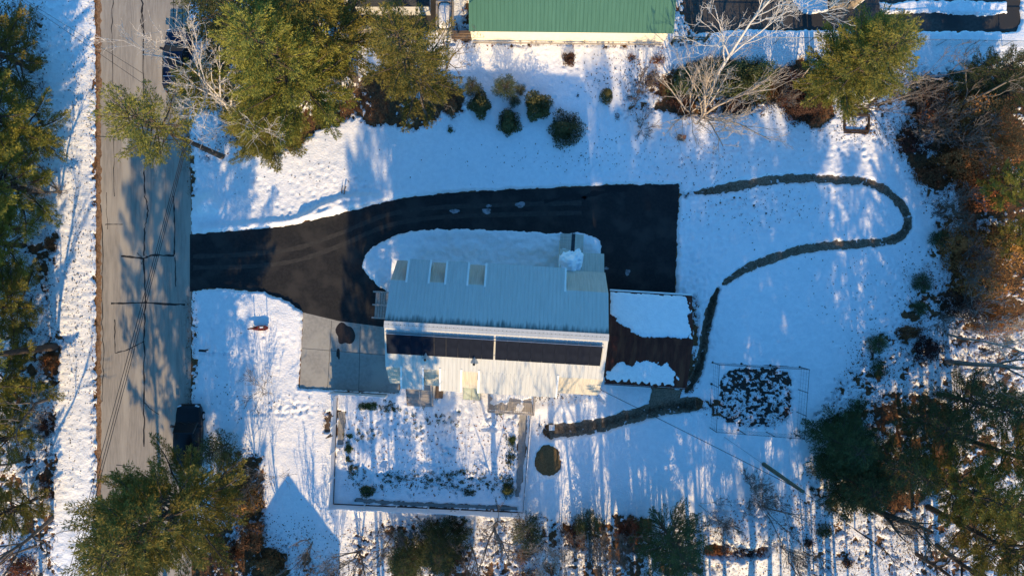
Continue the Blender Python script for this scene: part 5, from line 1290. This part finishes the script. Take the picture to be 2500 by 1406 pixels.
for b, rx, ry, h, m, n, sz, lab in (
    ((1680,215), 1.6, 1.4, 1.8, 'needle2', 5200, .16, 'dark evergreen shrub under the fanned bare branches, left one'),
    ((1775,200), 1.9, 1.6, 2.2, 'needle2', 6200, .16, 'dark evergreen shrub under the fanned bare branches, middle one'),
    ((1845,195), 1.4, 1.4, 2.0, 'needle2', 4600, .16, 'dark evergreen shrub between fanned branches and white birch'),
    ((1660,250), 1.0, .9, 1.2, 'darkred', 2200, .15, 'dark red-brown shrub at the left foot of the fanned bare shrub'),
    ((1790,262), 1.2, .7, 1.1, 'darkred', 2200, .15, 'dark red-brown shrub at the right foot of the fanned bare shrub'),
    ((1918,215), 1.2, 1.5, 2.4, 'darkred', 4200, .15, 'tall dark red-brown shrub around the white birch'),
    ((1950,270), 1.3, 1.2, 1.8, 'darkred', 4000, .15, 'dark red-brown shrub below the dense olive pine'),
    ((2010,205), .9, 1.2, 1.5, 'darkred', 2200, .15, 'small red-brown shrub hidden beside the dense olive pine'),
    ((1590,200), .8, .9, .9, 'darkred', 650, .14, 'sparse reddish shrub at the left end of the upper right bed'),
    ((1605,150), .8, .5, .7, 'beech', 420, .14, 'sparse brown ferny clump below the right end of the cream wall'),
    ((1540,145), .6, .3, .5, 'beech', 260, .13, 'small brown clump of dead fern below the cream wall'),
    ((2260,260), 1.8, 1.6, 2.4, 'beech', 3800, .17, 'brown leafy thicket at the left of the upper right wood'),
    ((2340,280), 2.2, 2.0, 4.0, 'rust', 5200, .18, 'tall rusty thicket at the upper right'),
    ((2225,350), 1.4, 1.2, 1.4, 'darkred', 1800, .15, 'dark brown brush beside the raised bed'),
    ((2265,430), 1.1, .8, 1.3, 'beech', 2400, .16, 'brown bush at the snow edge above the path\'s bend'),
    ((2330,400), 1.9, 2.0, 4.0, 'rust', 5200, .18, 'rust-leaved young tree inland of the snow edge bush'),
    ((2395,370), 2.2, 2.0, 6.0, 'rust', 5600, .19, 'bright rust-leaved tree in the upper right wood'),
    ((2370,470), 1.6, 1.8, 4.0, 'rust', 4400, .18, 'rusty tree beside the yellow-green evergreen'),
    ((2320,600), 1.4, 1.7, 2.6, 'rust', 3600, .17, 'rusty thicket at the wood edge right of the path end'),
    ((2370,690), 1.8, 2.0, 4.0, 'rust', 4800, .18, 'lower rust-leaved tree in the right-hand wood'),
    ((2330,740), 1.2, 1.2, 2.0, 'darkred', 2600, .16, 'dark brown thicket at the lower end of the rusty wood'),
    ((2420,600), 1.8, 2.0, 5.0, 'rust', 4800, .18, 'rust-leaved tree at the right edge centre'),
    ((2400,780), 1.8, 1.4, 4.0, 'rust', 3800, .17, 'rusty tree at the right edge above the long trunk'),
    ((2215,810), 1.1, .55, .7, 'beech', 1600, .15, 'low russet shrub at the snow edge above the hemlocks'),
    ((2255,850), 1.2, 1.0, 1.6, 'darkred', 2200, .16, 'dark brush right of the low russet shrub'),
    ((2140,900), .6, .8, .9, 'needle2', 900, .14, 'small dark shrub at the snow edge right of the wire plot'),
    ((2090,990), .7, .7, .9, 'needle2', 1100, .14, 'small dark shrub just above the rounded hemlocks'),
    ((1978,1190), .28, .24, .4, 'rhodo', 260, .10, 'tiny olive shrub at the foot of the leaning cable'),
    ((2010,1295), .75, .55, .7, 'needle2', 800, .14, 'dark low shrub at the bottom right below the cable'),
    ((1970,1322), .55, .38, .5, 'darkred', 600, .13, 'dark low shrub left of the cable shrub'),
    ((2065,1370), .5, .4, .6, 'darkred', 500, .13, 'dark shrub under the cable near the bottom edge'),
    ((600,1220), 1.3, 1.2, 2.0, 'rust', 3800, .17, 'bright rust-leaved shrub under the large lower-left pine'),
    ((625,1300), 1.0, 1.2, 1.6, 'beech', 2400, .16, 'brown shrub below the bright rust-leaved one'),
    ((660,1365), 1.3, .9, 1.8, 'beech', 2600, .16, 'brown shrub at the bottom edge beside the shadow gable'),
    ((560,1350), 1.2, 1.0, 2.0, 'beech', 2400, .16, 'brown shrub at the bottom edge under the large pine'),
    ((128,598), .5, .5, .8, 'beech', 700, .14, 'orange-brown shrub on the left verge across from the driveway'),
    ((128,880), .7, .6, 1.0, 'rust', 1300, .14, 'orange-brown shrub under the thick grey trunk at left'),
    ((115,1035), .6, 1.0, .9, 'darkred', 700, .14, 'dark brown brush on the left verge level with the black car'),
    ((118,1190), .5, 1.0, .8, 'darkred', 600, .14, 'dark brown brush low on the left verge'),
    ((60,1380), 1.2, 1.0, 1.6, 'beech', 1800, .16, 'brown shrub at the lower left corner'),
    ((1405,1300), 1.0, 1.0, 1.6, 'darkred', 1700, .15, 'dark brown thicket among the thin stems at the bottom'),
    ((1540,1295), 1.2, 1.0, 1.6, 'beech', 2600, .16, 'brown thicket left of the dark round evergreen'),
    ((1275,1350), .7, .7, .9, 'beech', 700, .15, 'small brown brush right of the forked bare tree'),
    ((1290,1400), 1.2, .6, .9, 'beech', 900, .15, 'brown brush on the bottom edge near the centre'),
    ((1750,1338), 1.2, .55, .6, 'beech', 1600, .14, 'brown bank of leaves below the snowy mound, left part'),
    ((1830,1342), 1.3, .50, .6, 'darkred', 1600, .14, 'brown bank of leaves below the snowy mound, right part'),
    ((1810,1262), .9, .25, .4, 'darkred', 500, .13, 'dark low brush on top of the snowy mound'),
    ((1790,1290), .3, .4, .4, 'darkred', 260, .12, 'dark tuft on the snowy mound\'s slope'),
    ((1850,1310), .35, .3, .4, 'darkred', 260, .12, 'dark tuft at the right foot of the snowy mound'),
    ((1100,1352), 1.1, .9, 1.6, 'darkred', 1800, .15, 'dark brown brush behind the dark bushy evergreen'),
    ((1036,1295), .55, .22, .3, 'beech', 260, .12, 'small brown leaf clump below the garden fence'),
    ((900,990), .75, .30, .45, 'ivy', 1500, .12, 'low green clump in the garden below the pad fence'),
    ((855,1062), .42, .30, .4, 'ivy', 700, .12, 'upper green clump along the garden\'s west fence'),
    ((853,1092), .38, .45, .5, 'ivy', 1000, .12, 'middle green clump along the garden\'s west fence'),
    ((852,1118), .30, .30, .4, 'needle2', 500, .12, 'lower dark clump along the garden\'s west fence'),
    ((898,1195), .62, .50, .7, 'needle2', 1500, .13, 'dark round shrub in the garden\'s lower left corner'),
    ((1240,1192), .50, .75, .8, 'needle2', 1500, .13, 'dark upright shrub in the garden\'s lower right corner'),
    ((1148,1200), .45, .28, .4, 'needle2', 700, .12, 'small dark clump near the garden\'s south fence'),
    ((1250,1072), .38, .48, .6, 'ivy', 1100, .11, 'bright green shrub beside the garden\'s east walk'),
    ((1220,1008), .5, .16, .3, 'ivy', 420, .10, 'thin green edging at the foot of the south deck'),
    ((1410,236), .28, .25, .3, 'darkred', 220, .10, 'small dark dead clump on the north lawn'),
    ((1506,288), .25, .4, .35, 'darkred', 240, .10, 'small dark clump below the cone-shaped evergreen'),
    ((1860,284), .22, .22, .35, 'darkred', 200, .10, 'dark stump-like tuft below the right-hand bed')):
    k += 1
    put_shrub(b, rx, ry, h, lab, m, n, sz, k)

# --- loose ground cover: stalks, litter, clods ------------------------
r = np.random.default_rng(77)
n = 420000
px_ = r.uniform(-41, 41, n); py_ = r.uniform(-23.3, 23.3, n); sv = Sat(px_, py_)
keep = r.uniform(0, 1, n) < np.clip(sv*1.0-.12, 0, 1)**1.2*.85
lx, ly = px_[keep], py_[keep]
q = r.uniform(0, 1, len(lx)) < .62
pos = np.stack([lx, ly, Hat(lx, ly)+r.uniform(.01, .05, len(lx))], 1)
up_ = np.tile((0, 0, 1.), (len(lx), 1))
v, f = leaf_arrays(r, pos[q], up_[q], .15, .6, .35)
tag(obj('leaf_litter', new_mesh('leaf_litter', v, f), M['beech']), 'brown leaf litter scattered under the trees and shrubs', 'leaf litter', kind='stuff')
v, f = blades(pos[~q], up_[~q], r, 4, .42, .024, .6, .22)
tag(obj('undergrowth', new_mesh('undergrowth', v, f), M['tuft']), 'thin dead stalks and brush poking through the snow', 'undergrowth', kind='stuff')
# dark leaves dotted over the open snow, in loose groups
cl_ = []
for cx, cy, sx, sy, n in ((1840,500,190,70,300),(1700,400,160,60,200),(1450,380,140,50,120),(1500,190,80,70,260),(2080,700,140,120,130),(700,990,70,20,60),(560,1000,60,120,90),(900,1330,160,60,420),(1400,1340,260,60,520),(1950,1290,150,80,520),(2150,1330,120,60,320),(2120,900,50,110,520),(2240,760,60,130,460),(1060,1170,160,22,300),(1050,1060,150,70,150),(1240,1120,15,60,90),(1330,965,60,12,120),(190,700,35,420,700),(190,200,40,200,180),(700,420,180,60,60),(1300,400,250,40,60),(120,1000,20,350,300),(1900,250,60,60,200),(2090,320,90,30,260),(700,1300,90,60,200)):
    for _ in range(n): cl_.append(P(cx+r.normal(0, sx*.55), cy+r.normal(0, sy*.55)))
cl_ = np.array(cl_); hz = Hat(cl_[:, 0], cl_[:, 1]); ok = hz > .02
pos = np.stack([cl_[ok, 0], cl_[ok, 1], hz[ok]+.01], 1); up_ = np.tile((0, 0, 1.), (len(pos), 1))
v, f = leaf_arrays(r, pos, up_, .12, .7, .5)
tag(obj('fallen_leaves', new_mesh('fallen_leaves', v, f), M['tuft']), 'dark dead leaves dotted over the open snow', 'leaves', kind='stuff')
# stubble in the wire plot, ivy sprigs in the garden beds
a = []
while len(a) < 2600:
    p = P(1845+r.uniform(-92, 92), 968+r.uniform(-80, 80))
    a.append(p)
a = np.array(a); sd_ = poly_sd(a[:, 0], a[:, 1], VEG); hh = Hat(a[:, 0], a[:, 1]); ok = (sd_ > 0) & (hh < .03)
pos = np.stack([a[ok, 0], a[ok, 1], hh[ok]+.02], 1); up_ = np.tile((0, 0, 1.), (len(pos), 1))
v, f = leaf_arrays(r, pos, up_, .09, .5, .7)
tag(obj('plot_stubble', new_mesh('plot_stubble', v, f), M['tuft']), 'dark dead crop stubble in the wire-fenced plot', 'stubble', kind='stuff')
a = []
for cx, cy, sx, sy, n in ((960,1165,60,18,22),(1080,1170,60,18,34),(1170,1170,60,20,30),(1130,1150,50,10,14),(1245,1110,12,25,25),(950,995,25,12,25),(1060,1020,60,30,25),(860,1150,15,25,25),(890,1060,30,15,14)):
    for _ in range(n): a.append(P(cx+r.normal(0, sx*.6), cy+r.normal(0, sy*.6)))
V_, F_, o_ = [], [], 0
for i, p in enumerate(a):
    v, f = dome(300+i, 20, .13, .11, .12, .11, .6); v = v + np.array((*p, float(Hat(*[np.array(c) for c in p]))))
    V_.append(v); F_.append(f+o_); o_ += len(v)
tag(obj('garden_sprigs', new_mesh('garden_sprigs', np.concatenate(V_), np.concatenate(F_)), M['needle2']), 'dark evergreen sprigs poking through the garden snow', 'ground cover', kind='stuff')
# grass and moss fuzz on the bare paths
pl_ = []
for line, wd in ((PATH_A, .38), (PATH_A2, .36), (PATH_B, .48)):
    ln = np.array(line); 
    for _ in range(1600):
        i = r.integers(0, len(ln)-1); t_ = r.uniform(); p = ln[i]*(1-t_)+ln[i+1]*t_; pl_.append(p + r.normal(0, wd*.5, 2))
pl_ = np.array(pl_); pos = np.stack([pl_[:, 0], pl_[:, 1], np.full(len(pl_), .03)], 1)
v, f = blades(pos, np.tile((0, 0, 1.), (len(pos), 1)), r, 4, .13, .03, .6, .2)
tag(obj('path_grass', new_mesh('path_grass', v, f), M['tuft']), 'dead grass along the bare garden paths', 'grass', kind='stuff')

# --- wood beyond the lower edge: only its long shadows reach the picture
v0, f0, lb, lr_, tp, tr = pine_data(seed=71, H=16., cb=7.5, Rm=3.6, step=1.0, nl=5, sp=.34, k=4, size=.55, width=.20, tuft_sp=.34)
a, b = tube_arrays(lb, lr_, 3); c, d = tube_arrays([tp], [tr*1.1], 6)
V_, F_, T_, G_ = [], [], [], []; ov = ot = 0
rw_ = np.random.default_rng(5)
WOOD = [(9.6,-27,18),(9.2,-31.5,21.5),(11.8,-29.5,20),(14.2,-26,17),(15.2,-31,20),(18.9,-27,18),(20.6,-30,20),(24.6,-27.5,18),(25.4,-31,20),(28.6,-28,17),
        (10.5,-34,21),(13.4,-36,21),(22.6,-33,20),(17.2,-33,19),(19.4,-35,22),(25,-37,22),(11.6,-42,22),(16,-40,22),(20,-43,23),(24.4,-43,23),
        (-24.4,-29,17.5),(-27.0,-28.5,18),(-22.5,-43,22),(-20.8,-45,23),(-10.0,-31,18.3),(-8.2,-29,20.5),(-5.2,-30.5,21),(-3,-50,17),(4,-50,17)]
for x, y, h in WOOD:
    s = h/16.; an = rw_.uniform(0, 6.28); ca, sa = math.cos(an), math.sin(an)
    Rm_ = np.array(((ca, -sa, 0), (sa, ca, 0), (0, 0, 1)))
    V_.append((v0*np.array((s*.60, s*.60, s)))@Rm_.T + (x, y, 0)); F_.append(f0+ov); ov += len(v0)
    for vv, ff in ((a, b), (c, d)):
        T_.append((vv*np.array((s*.60, s*.60, s)))@Rm_.T + (x, y, 0)); G_.append(ff+ot); ot += len(vv)
for i_, (bx, by, bh) in enumerate(((3.6, -25.5, 19.5), (-.2, -27, 20), (6.4, -27.5, 19))):
    for th_, tn_ in bare_data(400+i_, bh, levels=3, kids=(4, 6), r0=.20, fork=.45):
        for pl2, rr2 in (th_, tn_):
            vv, ff = tube_arrays([q_ + np.array((bx, by, 0)) for q_ in pl2], rr2, 4); T_.append(vv); G_.append(ff+ot); ot += len(vv)
for k in range(24):      # slim trunks south of the lawn
    x = rw_.uniform(1.5, 13); y = rw_.uniform(-34, -24.5); h = rw_.uniform(6, 11)
    vv, ff = tube_arrays([np.array([(x, y, 0), (x+rw_.normal(0, .15), y, h*.5), (x+rw_.normal(0, .3), y, h)])], [np.array((1, .85, .5))*rw_.uniform(.09, .26)], 5)
    T_.append(vv); G_.append(ff+ot); ot += len(vv)
for k in range(46):      # bare trunks among them
    x = rw_.uniform(-13, 38); y = rw_.uniform(-46, -25) if x > 12 else rw_.uniform(-40, -26); h = rw_.uniform(8, 16)
    if x < 12 and rw_.uniform() < .45: continue
    vv, ff = tube_arrays([np.array([(x, y, 0), (x+rw_.normal(0, .2), y, h*.5), (x+rw_.normal(0, .4), y, h)])], [np.array((.02*h*.6, .012*h*.6, .02))], 5)
    T_.append(vv); G_.append(ff+ot); ot += len(vv)
wd_ = thing('woodland', 'pine wood beyond the lower edge whose long shadows stripe the snow', 'wood'); wd_['kind'] = 'stuff'
q = obj('crowns', new_mesh('crowns', np.concatenate(V_), np.concatenate(F_)), M['needle2'], wd_); q['kind'] = 'stuff'
q = obj('trunks', new_mesh('trunks', np.concatenate(T_), np.concatenate(G_)), M['bark'], wd_); q['kind'] = 'stuff'

if 0:
    n_ = {}
    for o in SC.objects:
        if o.type == 'MESH': n_[o.data.name] = len(o.data.loops) - 2*len(o.data.polygons)
    print('TRIS', sum(n_.values()), sorted(n_.items(), key=lambda a: -a[1])[:14])
